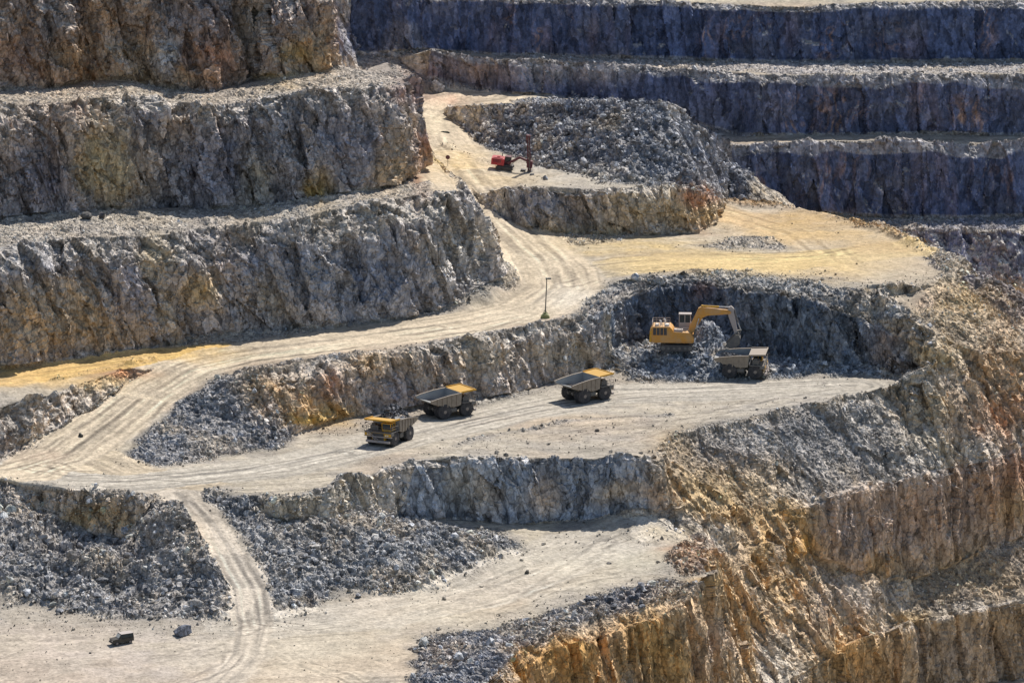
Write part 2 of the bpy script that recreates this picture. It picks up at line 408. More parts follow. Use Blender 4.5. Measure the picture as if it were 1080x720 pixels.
def line_lat(u_, v_, line, reach=60):
    px_, py_ = [q[0] for q in line], [q[1] for q in line]
    near = np.nonzero((u_ > min(px_) - reach) & (u_ < max(px_) + reach) & (v_ > min(py_) - reach * .5) & (v_ < max(py_) + reach * .5))[0]
    a, b = np.full(len(u_), 1e6), np.zeros(len(u_))
    a[near], b[near] = _line_lat(u_[near], v_[near], line); return a, b

def _line_lat(u, v, line):
    """signed lateral distance and arc length along a track, in metres on level ground"""
    S = 4.4; px = 4.67
    X, Y = u / px, v * S / px
    best = np.full(len(u), 1e9); lat = np.zeros(len(u)); alo = np.zeros(len(u)); acc = 0
    for (a, b) in zip(line[:-1], line[1:]):
        x0, y0, x1, y1 = a[0] / px, a[1] * S / px, b[0] / px, b[1] * S / px
        ex, ey = x1 - x0, y1 - y0; ln = math.hypot(ex, ey)
        t = ((X - x0) * ex + (Y - y0) * ey) / (ln * ln); tc = np.clip(t, 0, 1)
        d = np.hypot(X - x0 - tc * ex, Y - y0 - tc * ey)
        s = ((X - x0) * ey - (Y - y0) * ex) / ln
        m = d < best
        best = np.where(m, d, best); lat = np.where(m, np.sign(s) * d, lat); alo = np.where(m, acc + tc * ln, alo)
        acc += ln
    return lat, alo

ROADS = [  # line, half width (m), colour, strength
    ([(-40, 505), (30, 498), (75, 474), (112, 446), (150, 415), (190, 389), (240, 374), (320, 364), (420, 350), (500, 339), (560, 325), (592, 304), (588, 285), (562, 262), (533, 235), (508, 207), (486, 181), (458, 155), (446, 135), (444, 118), (468, 106), (510, 101)], 9.5, (.55, .465, .35), 1.0),
    ([(-80, 409), (0, 402), (60, 392), (120, 382), (180, 374), (235, 369)], 7, (.62, .42, .19), 1.0),
    ([(-60, 493), (20, 498), (70, 508), (135, 509), (210, 502), (300, 491), (380, 471), (450, 456), (530, 436), (640, 415), (760, 413), (900, 407)], 9, (.45, .41, .345), .85),
    ([(188, 519), (218, 550), (241, 585), (262, 620), (268, 657), (262, 690), (235, 720)], 4.6, (.50, .44, .36), 1.0),
    ([(588, 292), (660, 280), (740, 275), (840, 276), (905, 268), (960, 262)], 8, (.60, .46, .25), .9),
    ([(870, 268), (835, 247), (790, 233), (750, 221)], 5, (.60, .46, .30), .9),
    ([(90, 480), (130, 500), (200, 508)], 9, (.54, .45, .33), .8),
    ([(275, 660), (380, 650), (480, 630), (560, 600), (620, 575), (690, 560)], 13, (.50, .455, .385), .6),
]
SPILL = [   # loose stones thinning out from the heaps, and the littered ledges
    ([(-60, 630), (130, 648), (260, 650), (290, 652), (350, 622), (470, 614), (560, 575), (600, 552), (700, 546), (700, 562), (620, 575), (560, 606), (480, 634), (360, 645), (300, 672), (130, 672), (-60, 655)], 9, .20, .55, (.3, .28, .25)),
    ([(440, 672), (520, 652), (600, 628), (690, 606), (730, 590), (735, 612), (640, 640), (540, 690), (440, 720)], 9, .22, .6, (.26, .25, .24)),
    ([(330, 452), (440, 433), (560, 412), (640, 394), (690, 404), (800, 398), (960, 400), (940, 408), (760, 408), (640, 412), (500, 434), (340, 462)], 6, .22, .5, (.3, .28, .25)),
    ([(380, 488), (480, 468), (600, 446), (720, 436), (860, 418), (880, 424), (700, 460), (690, 480), (480, 478), (400, 498)], 9, .10, .5, (.3, .29, .26)),
    ([(0, 500), (150, 516), (160, 530), (0, 520)], 7, .25, .5, (.3, .27, .24)), ([(100, 500), (160, 462), (230, 396), (240, 402), (180, 450), (130, 500)], 6, .2, .5, (.3, .28, .26)),
    ([(610, 300), (700, 284), (830, 286), (930, 298), (990, 290), (1000, 304), (880, 306), (760, 292), (650, 304), (610, 320)], 6, .25, .55, (.3, .28, .25)),
    ([(520, 196), (640, 194), (740, 200), (740, 206), (640, 202), (520, 200)], 4, .2, .5, (.3, .28, .26)),
    ([(-60, 240), (80, 226), (220, 221), (310, 213), (432, 190), (452, 200), (400, 214), (250, 239), (120, 250), (-60, 268)], 4, .38, .5, (.33, .305, .27)),
    ([(-60, 98), (60, 93), (135, 86), (225, 98), (300, 81), (362, 71), (420, 78), (424, 92), (360, 94), (270, 106), (225, 111), (135, 103), (-60, 120)], 4, .38, .5, (.35, .31, .26)),
    ([(-60, 394), (120, 376), (240, 355), (340, 349), (430, 337), (430, 340), (340, 353), (240, 360), (120, 381), (-60, 402)], 4, .3, .5, (.32, .28, .23)),
]
RUBBLE = [  # polygon, feather px, rock density, rock size factor, colour
    ([(-260, 500), (0, 514), (60, 519), (160, 530), (200, 558), (228, 590), (250, 625), (252, 657), (200, 655), (130, 652), (60, 643), (0, 635), (-260, 595)], 6, 1.0, 1.0, (.235, .225, .215)),
    ([(210, 522), (345, 527), (380, 512), (420, 500), (432, 548), (520, 560), (560, 578), (545, 592), (500, 606), (468, 622), (345, 630), (333, 650), (288, 657), (275, 610), (250, 560)], 6, 1.0, .95, (.225, .225, .225)),
    ([(116, 494), (150, 462), (190, 426), (232, 400), (262, 391), (285, 420), (300, 440), (335, 450), (310, 465), (200, 489)], 5, .9, .75, (.225, .225, .23)),
    ([(0, 470), (30, 462), (80, 436), (120, 410), (160, 385), (190, 382), (170, 395), (100, 440), (60, 466), (20, 484), (-40, 488)], 4, .7, .8, (.26, .23, .2)),
    ([(600, 336), (640, 320), (660, 318), (668, 345), (700, 362), (740, 352), (765, 345), (790, 360), (830, 378), (900, 380), (960, 380), (965, 398), (900, 396), (800, 398), (757, 402), (700, 405), (660, 398), (640, 394), (600, 400)], 4, .8, .95, (.20, .215, .235)),
    ([(600, 322), (640, 300), (690, 290), (760, 285), (830, 291), (885, 301), (925, 318), (960, 330), (1000, 372), (1040, 420), (1000, 410), (975, 376), (930, 345), (890, 325), (850, 313), (800, 304), (720, 299), (655, 315), (636, 331)], 4, .75, .75, (.26, .26, .255)),
    ([(468, 117), (500, 111), (560, 106), (690, 104), (715, 113), (750, 136), (785, 160), (800, 205), (790, 214), (745, 204), (700, 199), (640, 191), (540, 166), (500, 147)], 3, 1.15, .95, (.185, .195, .215)),
    ([(505, 314), (520, 290), (524, 270), (540, 275), (550, 295), (540, 308), (500, 324), (440, 334), (340, 349), (240, 356), (240, 350), (340, 342), (430, 330)], 4, .6, .6, (.30, .28, .25)),
    ([(540, 236), (575, 234), (600, 244), (680, 250), (610, 258), (570, 254), (545, 246)], 4, .6, .6, (.27, .24, .2)),
    ([(735, 258), (790, 250), (830, 254), (826, 262), (760, 264)], 3, .7, .55, (.23, .225, .22)),
    ([(440, 676), (520, 662), (600, 640), (640, 626), (700, 610), (735, 612), (745, 630), (690, 640), (640, 652), (590, 668), (540, 700), (500, 740), (440, 730)], 6, .8, .9, (.2, .205, .22)),
    ([(650, 560), (685, 545), (715, 548), (712, 568), (680, 575)], 5, .8, .6, (.27, .26, .24)),
    ([(690, 595), (720, 570), (748, 570), (748, 600), (720, 606)], 4, .7, .8, (.27, .2, .15)),
    ([(690, 480), (720, 455), (850, 428), (930, 412), (985, 392), (1060, 450), (1080, 470), (960, 500), (850, 525), (790, 540), (740, 520)], 8, .55, .42, (.165, .157, .15)),
    ([(975, 330), (1010, 292), (1042, 304), (1078, 340), (1110, 380), (1110, 470), (1060, 450), (1010, 400)], 6, .45, .65, (.33, .27, .2)),
    ([(860, 585), (960, 615), (1080, 570), (1200, 540), (1200, 600), (1080, 625), (960, 650), (905, 668), (870, 640)], 6, .4, .7, (.22, .18, .14)),
    ([(780, 560), (850, 570), (860, 600), (905, 660), (860, 700), (800, 720), (800, 640)], 8, .16, .5, (.40, .27, .15)),
    ([(900, 230), (1080, 230), (1080, 243), (1000, 243), (900, 240)], 3, .6, .8, (.2, .2, .23)),
    ([(930, 240), (1080, 244), (1080, 345), (1000, 290), (960, 262)], 4, .6, .9, (.14, .145, .185)),
    ([(388, 62), (400, 40), (415, 20), (440, 30), (452, 56), (420, 62)], 3, .7, .8, (.3, .29, .27)),
    ([(425, 100), (445, 80), (470, 84), (500, 112), (440, 114)], 4, .35, .6, (.2, .15, .135)),
    ([(640, 72), (900, 80), (1080, 78), (1080, 66), (900, 67), (640, 62), (520, 60)], 2, .5, .6, (.33, .31, .3)),
]
LINES_RUBBLE = [  # windrows and berms: line, width m, height m, colour
    ([(478, 471), (520, 460), (560, 452), (600, 444), (650, 440), (704, 438)], 1.1, .5, (.24, .23, .22)),
    ([(262, 390), (300, 384), (340, 379), (400, 371), (450, 363), (500, 356), (560, 347), (610, 334), (640, 318), (690, 297)], 1.3, .8, (.26, .24, .22)),
    ([(470, 154), (500, 165), (530, 176)], 1.0, .9, (.26, .25, .24)),
    ([(762, 213), (820, 218), (880, 229), (930, 242), (970, 258)], 1.6, 1.3, (.36, .23, .12)),
    ([(940, 306), (985, 300), (1012, 286), (1000, 272), (972, 261)], 1.8, 1.1, (.36, .31, .25)),
    ([(60, 401), (120, 387), (160, 380)], 1.2, .9, (.27, .21, .15)),
    ([(0, 255), (60, 246), (120, 242), (200, 237), (250, 230), (330, 215), (400, 203), (450, 195)], 1.2, .8, (.36, .33, .29)),
    ([(0, 234), (80, 227), (180, 221), (270, 220), (370, 205), (430, 190)], 1.0, .8, (.32, .29, .25)),
    ([(0, 390), (120, 373), (240, 353), (340, 347), (420, 336)], 1.3, .9, (.3, .27, .23)),
    ([(130, 94), (225, 103), (310, 91), (360, 85)], 1.2, .9, (.36, .31, .25)),
    ([(440, 434), (500, 426), (560, 414), (620, 402), (650, 394)], 1.3, .8, (.3, .28, .25)),
    ([(0, 506), (60, 511), (110, 519), (150, 523)], 1.4, .9, (.3, .27, .23)),
    ([(225, 519), (300, 523), (345, 521), (380, 505)], 1.2, .9, (.28, .26, .24)),
    ([(700, 489), (694, 476), (712, 459), (770, 448), (850, 428), (935, 411)], 1.2, .6, (.30, .28, .25)),
]
TRACKS = [
    ([(-20, 500), (60, 478), (105, 446), (150, 410), (200, 384), (260, 372), (360, 359), (460, 346)], .9), ([(10, 503), (75, 484), (120, 452), (165, 416), (215, 390), (280, 376), (400, 361), (520, 343)], .9), ([(40, 470), (90, 440), (140, 405), (185, 385)], .7),
    ([(30, 492), (80, 500), (120, 498), (150, 470), (180, 430), (215, 400)], .8), ([(60, 490), (95, 512), (170, 507), (260, 497), (360, 478)], .8), ([(100, 500), (200, 505), (300, 494), (400, 470), (480, 450), (560, 432), (660, 420), (780, 420), (900, 410)], .8),
    ([(420, 470), (500, 445), (600, 424), (720, 412), (860, 404)], .7), ([(500, 475), (600, 458), (700, 442), (800, 428), (880, 412)], .6), ([(560, 478), (640, 470), (720, 446), (820, 416)], .5), ([(520, 350), (580, 330), (605, 305), (590, 280), (560, 256), (530, 230)], .8), ([(480, 350), (560, 333), (596, 300), (580, 270), (545, 240), (515, 210), (490, 180)], .8),
    ([(510, 205), (480, 175), (455, 150), (448, 125), (470, 104), (510, 100)], .8), ([(600, 300), (660, 284), (760, 279), (860, 272), (930, 258)], .8), ([(590, 280), (680, 272), (780, 270), (870, 268), (840, 245), (790, 231), (755, 221)], .9), ([(760, 219), (820, 236), (870, 256), (900, 280), (940, 290)], .7), ([(700, 284), (820, 284), (920, 296), (970, 292)], .6), ([(620, 260), (700, 256), (800, 272), (900, 276)], .6),
    ([(186, 522), (215, 552), (238, 586), (258, 622), (265, 660), (240, 700), (180, 730)], 1), ([(194, 522), (224, 552), (247, 586), (267, 622), (274, 660), (300, 690), (380, 720)], 1), ([(268, 655), (330, 662), (420, 648), (500, 622), (580, 592), (660, 566)], .8), ([(270, 660), (200, 690), (100, 690), (0, 700)], .7), ([(0, 690), (60, 672), (140, 664), (230, 668), (290, 665)], .6), ([(0, 720), (150, 700), (280, 678), (420, 668), (520, 640), (640, 606)], .7), ([(-20, 660), (60, 700), (120, 730)], .6), ([(480, 650), (560, 622), (650, 600), (700, 590)], .6), ([(400, 720), (460, 680), (540, 640), (600, 600), (640, 570)], .6),
    ([(-40, 407), (40, 396), (120, 384), (200, 374), (260, 368)], .8), ([(-20, 402), (60, 391), (150, 377)], .6), ([(470, 160), (520, 182), (600, 192), (680, 197)], .6),
]
HILLS = [
    (455, 98, 51, 8, 4), (533, 300, 29.5, 5, 2.6), (520, 314, 29, 5, 2.4), (500, 322, 28.4, 5, 1.8), (545, 288, 31, 4, 1.5),  # photo position, height z of the spot, radius m, height m
    (425, 42, 60, 9, 7), (436, 52, 59, 6, 3), (60, 585, 5, 6, -2.6), (175, 565, 9, 5, 2.2), (30, 560, 8, 5, 1.5), (215, 585, 5, 4, 1.8), (125, 580, 5, 4, -1.5), (140, 592, 5, 5, -2.2), (40, 598, 4.5, 5, 3.0), (90, 603, 4, 5, 2.8), (140, 608, 3.5, 4, 2.4), (185, 585, 5, 4, 2.6), (215, 618, 3, 4, 2.0), (0, 612, 3.5, 6, 2.4), (65, 614, 3, 4, -1.6), (120, 618, 3, 4, -1.5), (198, 600, 4, 5, 2.6), (150, 628, 2, 4, -1.2), (110, 590, 5, 5, 1.6), (10, 575, 6, 6, 1.5), (165, 610, 3, 4, 1.6), (85, 622, 2, 5, 1.4), (20, 622, 2, 5, 1.2),
    (110, 600, 4, 4, 1.5), (225, 630, 3, 4, 1.6), (385, 565, 5, 7, 2.6), (330, 580, 6, 7, 2.2), (300, 600, 5, 6, 1.8), (470, 580, 2, 9, 2.4), (440, 600, 1.5, 6, 1.6), (370, 590, 4, 5, -1.6), (520, 590, 1, 6, 1.4), (400, 600, 3, 7, .8), (360, 615, 2, 5, 1.3),
    (746, 371, 17.6, 5, 6), (712, 374, 17, 8, 3.2), (740, 385, 16, 5, 1.2), (930, 378, 17, 5, 2), (670, 372, 19, 4, 1.2), (858, 384, 17, 4, .8), (810, 378, 18, 4, .8),
    (670, 548, 2, 6, 2.5), (725, 585, 1, 3.5, 1.8), (710, 600, 0, 3, 1.2), (240, 440, 20, 6, 1.6), (215, 470, 16, 5, 1.2), (285, 430, 20, 4, 1.5),
    (560, 640, 0, 0.1, 0), (800, 255, 32, 6, .9), (300, 405, 24, 5, -1.2),
]
TINT = [
    (60, 150, 60, 40, (.30, .23, .16), .55), (130, 190, 40, 30, (.33, .26, .17), .6), (200, 140, 40, 24, (.30, .24, .18), .5), (250, 170, 30, 40, (.19, .18, .19), .6), (390, 130, 40, 30, (.3, .26, .22), .5), (45, 60, 70, 36, (.29, .2, .13), .7), (140, 30, 60, 24, (.31, .22, .15), .6), (180, 80, 60, 12, (.36, .25, .15), .7), (265, 60, 40, 30, (.22, .17, .14), .6), (330, 60, 24, 30, (.38, .27, .15), .8), (200, 15, 30, 16, (.14, .13, .14), .6),
    (40, 350, 60, 26, (.34, .26, .17), .7), (120, 350, 60, 16, (.33, .25, .18), .7), (150, 250, 40, 20, (.3, .27, .23), .6), (280, 270, 40, 30, (.2, .2, .22), .6), (390, 300, 60, 24, (.17, .18, .205), .7), (345, 245, 26, 30, (.28, .25, .21), .5), (215, 255, 14, 40, (.17, .16, .16), .6), (70, 290, 30, 30, (.2, .19, .19), .5),
    (1050, 410, 40, 40, (.30, .21, .13), .8), (1010, 330, 40, 26, (.40, .30, .18), .7), (1000, 430, 50, 20, (.22, .18, .15), .6), (1060, 330, 16, 26, (.22, .16, .13), .6), (1040, 600, 60, 30, (.30, .22, .14), .7), (940, 630, 50, 20, (.30, .25, .19), .6), (1040, 680, 50, 30, (.24, .18, .12), .7), (700, 660, 50, 30, (.42, .27, .13), .8), (620, 690, 60, 20, (.44, .28, .13), .8), (760, 640, 12, 50, (.44, .34, .22), .7), (770, 500, 50, 20, (.35, .26, .17), .7), (880, 460, 60, 24, (.21, .2, .19), .6), (950, 450, 40, 20, (.19, .175, .16), .6),
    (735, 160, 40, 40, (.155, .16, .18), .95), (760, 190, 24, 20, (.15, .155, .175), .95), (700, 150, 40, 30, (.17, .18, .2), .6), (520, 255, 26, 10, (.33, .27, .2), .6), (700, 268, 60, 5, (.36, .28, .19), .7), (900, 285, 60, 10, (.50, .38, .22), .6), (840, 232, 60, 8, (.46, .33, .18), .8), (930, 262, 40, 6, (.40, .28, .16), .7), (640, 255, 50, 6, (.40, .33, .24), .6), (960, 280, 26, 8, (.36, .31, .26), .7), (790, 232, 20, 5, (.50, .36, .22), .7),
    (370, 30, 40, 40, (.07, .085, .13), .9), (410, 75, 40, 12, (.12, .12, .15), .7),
    (560, 215, 30, 14, (.17, .17, .19), .8),  # photo position, radii px, colour, weight   (bare rock and dirt colour, traced from the photo)
    (300, 425, 34, 26, (.42, .27, .13), .8), (352, 440, 20, 12, (.52, .36, .16), .8), (322, 446, 16, 6, (.58, .40, .16), .8), (270, 405, 20, 14, (.36, .26, .16), .6), (385, 385, 26, 12, (.38, .26, .14), .5), (430, 385, 30, 14, (.34, .26, .18), .5), (460, 400, 24, 18, (.33, .25, .18), .5),
    (505, 375, 30, 18, (.32, .27, .2), .5), (600, 372, 30, 22, (.35, .31, .25), .6), (560, 400, 30, 12, (.24, .22, .2), .5), (415, 415, 20, 20, (.22, .2, .2), .6), (350, 408, 16, 16, (.28, .17, .11), .6),
    (210, 373, 40, 8, (.64, .44, .18), .9), (60, 400, 80, 10, (.62, .43, .2), .5), (130, 395, 30, 5, (.36, .2, .12), .7),
    (60, 320, 60, 30, (.33, .27, .2), .6), (90, 345, 70, 22, (.36, .28, .19), .6), (165, 275, 12, 26, (.36, .28, .16), .6), (178, 320, 10, 36, (.38, .32, .24), .6), (255, 235, 26, 20, (.38, .31, .22), .6), (240, 260, 16, 50, (.22, .19, .17), .6), (215, 305, 16, 16, (.36, .27, .15), .5),
    (285, 310, 24, 24, (.33, .27, .19), .5), (340, 290, 60, 30, (.185, .195, .215), .7), (140, 300, 20, 40, (.19, .18, .19), .6), (420, 290, 60, 26, (.2, .2, .215), .6), (480, 260, 30, 40, (.34, .32, .28), .5), (30, 275, 30, 16, (.26, .26, .27), .5),
    (110, 160, 22, 40, (.38, .31, .2), .6), (40, 180, 30, 40, (.14, .13, .145), .7), (160, 170, 26, 30, (.34, .28, .22), .5), (215, 180, 40, 40, (.17, .165, .185), .6), (270, 190, 14, 30, (.36, .31, .22), .5), (340, 195, 14, 24, (.44, .30, .12), .6), (300, 150, 60, 30, (.2, .195, .2), .5), (410, 175, 20, 30, (.35, .27, .18), .7), (440, 170, 10, 34, (.26, .16, .11), .7), (330, 130, 40, 30, (.25, .24, .24), .5), (60, 120, 40, 16, (.27, .21, .17), .5), (370, 150, 30, 30, (.17, .17, .2), .5),
    (90, 80, 26, 14, (.34, .22, .13), .8), (225, 60, 30, 26, (.30, .17, .11), .6), (175, 55, 14, 24, (.27, .28, .29), .6), (50, 25, 16, 14, (.22, .23, .24), .6), (295, 85, 20, 8, (.55, .40, .22), .8), (310, 55, 14, 10, (.46, .33, .17), .7), (340, 40, 16, 40, (.36, .26, .17), .6), (300, 25, 20, 20, (.26, .22, .2), .5), (260, 40, 16, 40, (.3, .25, .19), .5), (20, 60, 30, 26, (.23, .16, .13), .6), (130, 55, 40, 10, (.36, .28, .19), .5), (225, 20, 30, 24, (.2, .17, .16), .6),
    (400, 75, 50, 14, (.44, .38, .3), .5), (440, 95, 22, 14, (.22, .145, .125), .8), (480, 106, 26, 6, (.38, .24, .18), .7), (505, 76, 40, 14, (.25, .2, .17), .6), (575, 72, 26, 14, (.33, .31, .29), .6), (640, 72, 30, 14, (.32, .29, .27), .6),
    (480, 172, 30, 14, (.62, .46, .24), .7), (540, 190, 50, 6, (.60, .46, .27), .8), (620, 190, 80, 8, (.48, .44, .37), .6), (455, 130, 16, 12, (.6, .52, .38), .6), (600, 176, 50, 8, (.42, .40, .36), .6),
    (560, 215, 36, 20, (.16, .165, .18), .7), (640, 225, 40, 16, (.30, .28, .25), .5), (700, 222, 40, 20, (.40, .33, .23), .7), (735, 208, 16, 10, (.32, .17, .10), .8), (610, 215, 20, 20, (.2, .18, .17), .6), (738, 235, 10, 14, (.28, .2, .14), .6),
    (610, 250, 60, 10, (.46, .38, .26), .6), (680, 262, 90, 8, (.52, .40, .22), .7), (850, 245, 70, 12, (.50, .36, .19), .7), (800, 280, 120, 10, (.62, .47, .25), .7), (930, 275, 40, 14, (.52, .42, .28), .6), (900, 252, 50, 10, (.50, .38, .23), .6), (760, 228, 30, 10, (.55, .41, .24), .6), (950, 292, 40, 8, (.45, .39, .3), .6), (600, 315, 26, 12, (.66, .60, .50), .8), (540, 330, 40, 10, (.60, .52, .40), .6), (560, 280, 30, 16, (.58, .5, .38), .6),
    (1040, 320, 40, 26, (.42, .31, .18), .7), (980, 318, 16, 10, (.3, .24, .19), .6), (1060, 370, 30, 40, (.36, .26, .17), .7), (990, 372, 24, 16, (.33, .24, .13), .6), (1020, 340, 40, 16, (.36, .31, .25), .5), (1050, 440, 40, 26, (.33, .21, .14), .7), (1080, 500, 40, 20, (.24, .14, .10), .7),
    (720, 470, 26, 16, (.40, .33, .23), .6), (760, 480, 40, 18, (.24, .22, .21), .6), (830, 460, 60, 24, (.23, .235, .24), .6), (900, 440, 50, 18, (.25, .245, .235), .5), (980, 430, 40, 20, (.31, .25, .17), .6), (720, 510, 40, 20, (.38, .29, .18), .6), (790, 520, 40, 16, (.43, .32, .18), .7), (920, 480, 60, 18, (.25, .24, .23), .6), (980, 470, 40, 14, (.3, .26, .2), .5),
    (825, 545, 30, 14, (.56, .37, .16), .9), (838, 575, 22, 20, (.48, .29, .12), .85), (775, 600, 16, 40, (.46, .34, .22), .8), (800, 570, 16, 30, (.40, .27, .14), .7), (885, 560, 26, 40, (.25, .2, .165), .8), (925, 600, 24, 16, (.36, .24, .13), .6), (960, 540, 60, 30, (.25, .185, .14), .8), (1040, 520, 40, 30, (.26, .18, .125), .8), (1070, 540, 20, 20, (.36, .25, .14), .5),
    (830, 640, 60, 50, (.43, .285, .145), .9), (870, 690, 50, 30, (.42, .29, .155), .8), (780, 540, 50, 20, (.36, .26, .16), .85), (860, 650, 18, 40, (.28, .22, .17), .6), (905, 690, 14, 36, (.42, .27, .14), .6), (815, 690, 20, 30, (.30, .26, .22), .6), (740, 520, 40, 26, (.40, .30, .18), .8), (715, 480, 26, 26, (.38, .29, .19), .8), (900, 630, 50, 16, (.32, .28, .24), .6), (930, 700, 16, 40, (.40, .27, .15), .6), (1000, 610, 60, 20, (.3, .25, .18), .6), (1060, 580, 30, 20, (.28, .24, .2), .5), (1000, 690, 60, 30, (.24, .2, .16), .6), (830, 700, 30, 30, (.36, .33, .28), .5), (960, 650, 30, 8, (.4, .3, .18), .6),
    (690, 690, 60, 30, (.42, .28, .14), .7), (580, 700, 40, 24, (.46, .28, .13), .8), (720, 650, 20, 30, (.36, .28, .2), .6), (750, 680, 20, 40, (.3, .25, .21), .6), (640, 690, 20, 30, (.30, .21, .14), .5), (735, 612, 14, 5, (.50, .33, .16), .8), (722, 585, 24, 12, (.36, .2, .11), .8), (700, 565, 30, 6, (.50, .42, .3), .6), (470, 690, 24, 14, (.38, .28, .19), .6),
    (90, 545, 24, 12, (.40, .29, .17), .8), (30, 545, 40, 16, (.30, .24, .18), .6), (150, 570, 40, 16, (.33, .27, .2), .5), (120, 545, 20, 14, (.42, .31, .2), .8), (330, 560, 50, 20, (.30, .25, .19), .6), (310, 535, 30, 9, (.33, .29, .23), .6), (200, 620, 40, 20, (.23, .225, .22), .5), (30, 620, 60, 14, (.19, .195, .2), .6), (100, 580, 60, 16, (.17, .17, .175), .6), (25, 520, 40, 6, (.38, .3, .22), .6),
    (480, 515, 20, 24, (.30, .28, .24), .5), (505, 520, 12, 20, (.36, .32, .27), .6), (575, 520, 14, 18, (.36, .26, .16), .6), (620, 510, 60, 24, (.17, .19, .22), .6), (650, 525, 30, 10, (.3, .24, .17), .5), (430, 510, 30, 20, (.24, .24, .24), .5), (700, 525, 16, 16, (.30, .22, .16), .6),
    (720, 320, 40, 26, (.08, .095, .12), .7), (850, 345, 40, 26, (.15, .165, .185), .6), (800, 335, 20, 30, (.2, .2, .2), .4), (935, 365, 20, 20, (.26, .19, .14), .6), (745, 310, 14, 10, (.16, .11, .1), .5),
    (60, 690, 120, 30, (.52, .44, .36), .5), (150, 700, 100, 30, (.46, .41, .36), .4), (330, 690, 90, 30, (.56, .49, .38), .5), (480, 640, 80, 24, (.55, .48, .37), .5), (600, 600, 60, 20, (.56, .50, .39), .5), (40, 480, 30, 8, (.5, .38, .29), .5), (20, 710, 60, 16, (.44, .36, .29), .5), (680, 590, 40, 12, (.5, .46, .36), .4),
]
FAR_STREAK = [(745, 40, 8), (775, 35, 16), (805, 40, 14), (870, 45, 14), (895, 48, 10), (930, 40, 14), (945, 38, 10), (1040, 30, 10), (540, 22, 6), (600, 28, 8), (570, 45, 8),
              (840, 120, 30), (865, 122, 20), (885, 122, 14), (910, 125, 10), (775, 132, 8), (1012, 125, 8), (1032, 122, 8), (1046, 125, 8), (968, 110, 6), (845, 200, 14), (868, 190, 12), (905, 170, 16), (1035, 190, 10), (1060, 195, 10), (800, 195, 8)]

# ------------------------------------------------------------------ the terrain: subdivide, classify, displace, colour
P, F, REG, WALLS = build_tin()
WID = {w: i + 1 for i, w in enumerate(WALLS)}
P, F, REG = subdivide(P, F, REG, EDGE, 5.0)
P = smooth(P, F, 2, .5)
print('terrain verts', len(P), 'tris', len(F))
f32 = np.float32
TICK('subdivide')
U, V = project(P)
Q = P.astype(f32)
wob = fbm(Q / 5, 2, 5); wob2 = fbm(Q / 5 + 40, 2, 6)
Uj, Vj = U + 10 * wob, V + 4.5 * wob2
N0 = vert_normals(P, F)
Ns = smooth(N0, F, 3, .6); Ns /= np.linalg.norm(Ns, axis=1, keepdims=True)
ang = np.degrees(np.arccos(np.clip(Ns[:, 2], -1, 1)))
VREG = np.zeros(len(P), np.int32)
for c in range(3): VREG[F[:, c]] = np.maximum(VREG[F[:, c]], REG)
seen = in_view(P, 60)
nv = len(P)

steep = sst(42, 56, ang)
slope = sst(13, 24, ang) * (1 - steep)
rubble = np.zeros(nv); rsize = np.full(nv, .7); rcol = np.tile(np.array((.25, .245, .235)), (nv, 1)); rdens = np.zeros(nv)
for poly, fe, dens, size, c in SPILL + RUBBLE:
    wgt = poly_in(Uj, Vj, poly, fe) * seen
    rubble = np.maximum(rubble, wgt * (min(1, .35 + dens) if dens >= .3 else dens)); rdens = np.maximum(rdens, wgt * dens)
    rsize = rsize * (1 - wgt) + size * wgt; wc = wgt * (1 if dens >= .3 else .4); rcol = rcol * (1 - wc[:, None]) + np.array(c) * wc[:, None]
road = np.zeros(nv); road_lat = np.zeros(nv); road_alo = np.zeros(nv); road_col = np.tile(np.array((.5, .43, .33)), (nv, 1)); road_id = np.zeros(nv, np.int32)
for k, (line, hw, c, st) in enumerate(ROADS):
    lat, alo = line_lat(U, V, line)
    hwv = hw + 1.2 * wob
    wgt = sst(hwv + 1.5, hwv - 1.5, np.abs(lat)) * st * (1 - sst(24, 34, ang)) * seen
    if k in (1, 4, 5): wgt = wgt * sst(2, 30, alo + 6 * wob)
    m = wgt > road
    road_lat = np.where(m, lat, road_lat); road_alo = np.where(m, alo, road_alo); road_id = np.where(m, k + 1, road_id)
    road_col = np.where(m[:, None], np.array(c), road_col); road = np.maximum(road, wgt)
rubble *= (1 - road * .97) * (1 - steep * .75); rdens *= (1 - road) * (1 - steep * .6)
wind = np.zeros(nv); windh = np.zeros(nv)
for line, wd, h, c in LINES_RUBBLE:
    lat, alo = line_lat(U + 3 * wob, V + 1.2 * wob2, line)
    wgt = sst(wd * 2.0, wd * .4, np.abs(lat)) * seen * (.35 + .65 * sst(-.5, .3, vnoise(np.stack([alo / 9, alo * 0, alo * 0 + h * 9], 1), 8)))
    windh = np.maximum(windh, wgt * h)
    rcol = np.where((wgt > wind)[:, None], np.array(c), rcol); rsize = np.where(wgt > np.maximum(wind, rubble), .5, rsize)
    wind = np.maximum(wind, wgt)
rubble = np.maximum(rubble, wind * .8); rdens = np.maximum(rdens, wind * 1.0)
# loose talus at the foot of every face and stones spilled round every heap
halo = smooth(np.maximum(steep * .8, rubble)[:, None], F, 12, .7)[:, 0]
halo = sst(.015, .5, halo + .05 * wob * (halo > .01)) * (1 - steep) * (1 - np.clip(rubble * 1.6, 0, 1)) * (1 - .8 * road) * seen
far = sst(1180, 1230, P[:, 1])

TICK('masks')
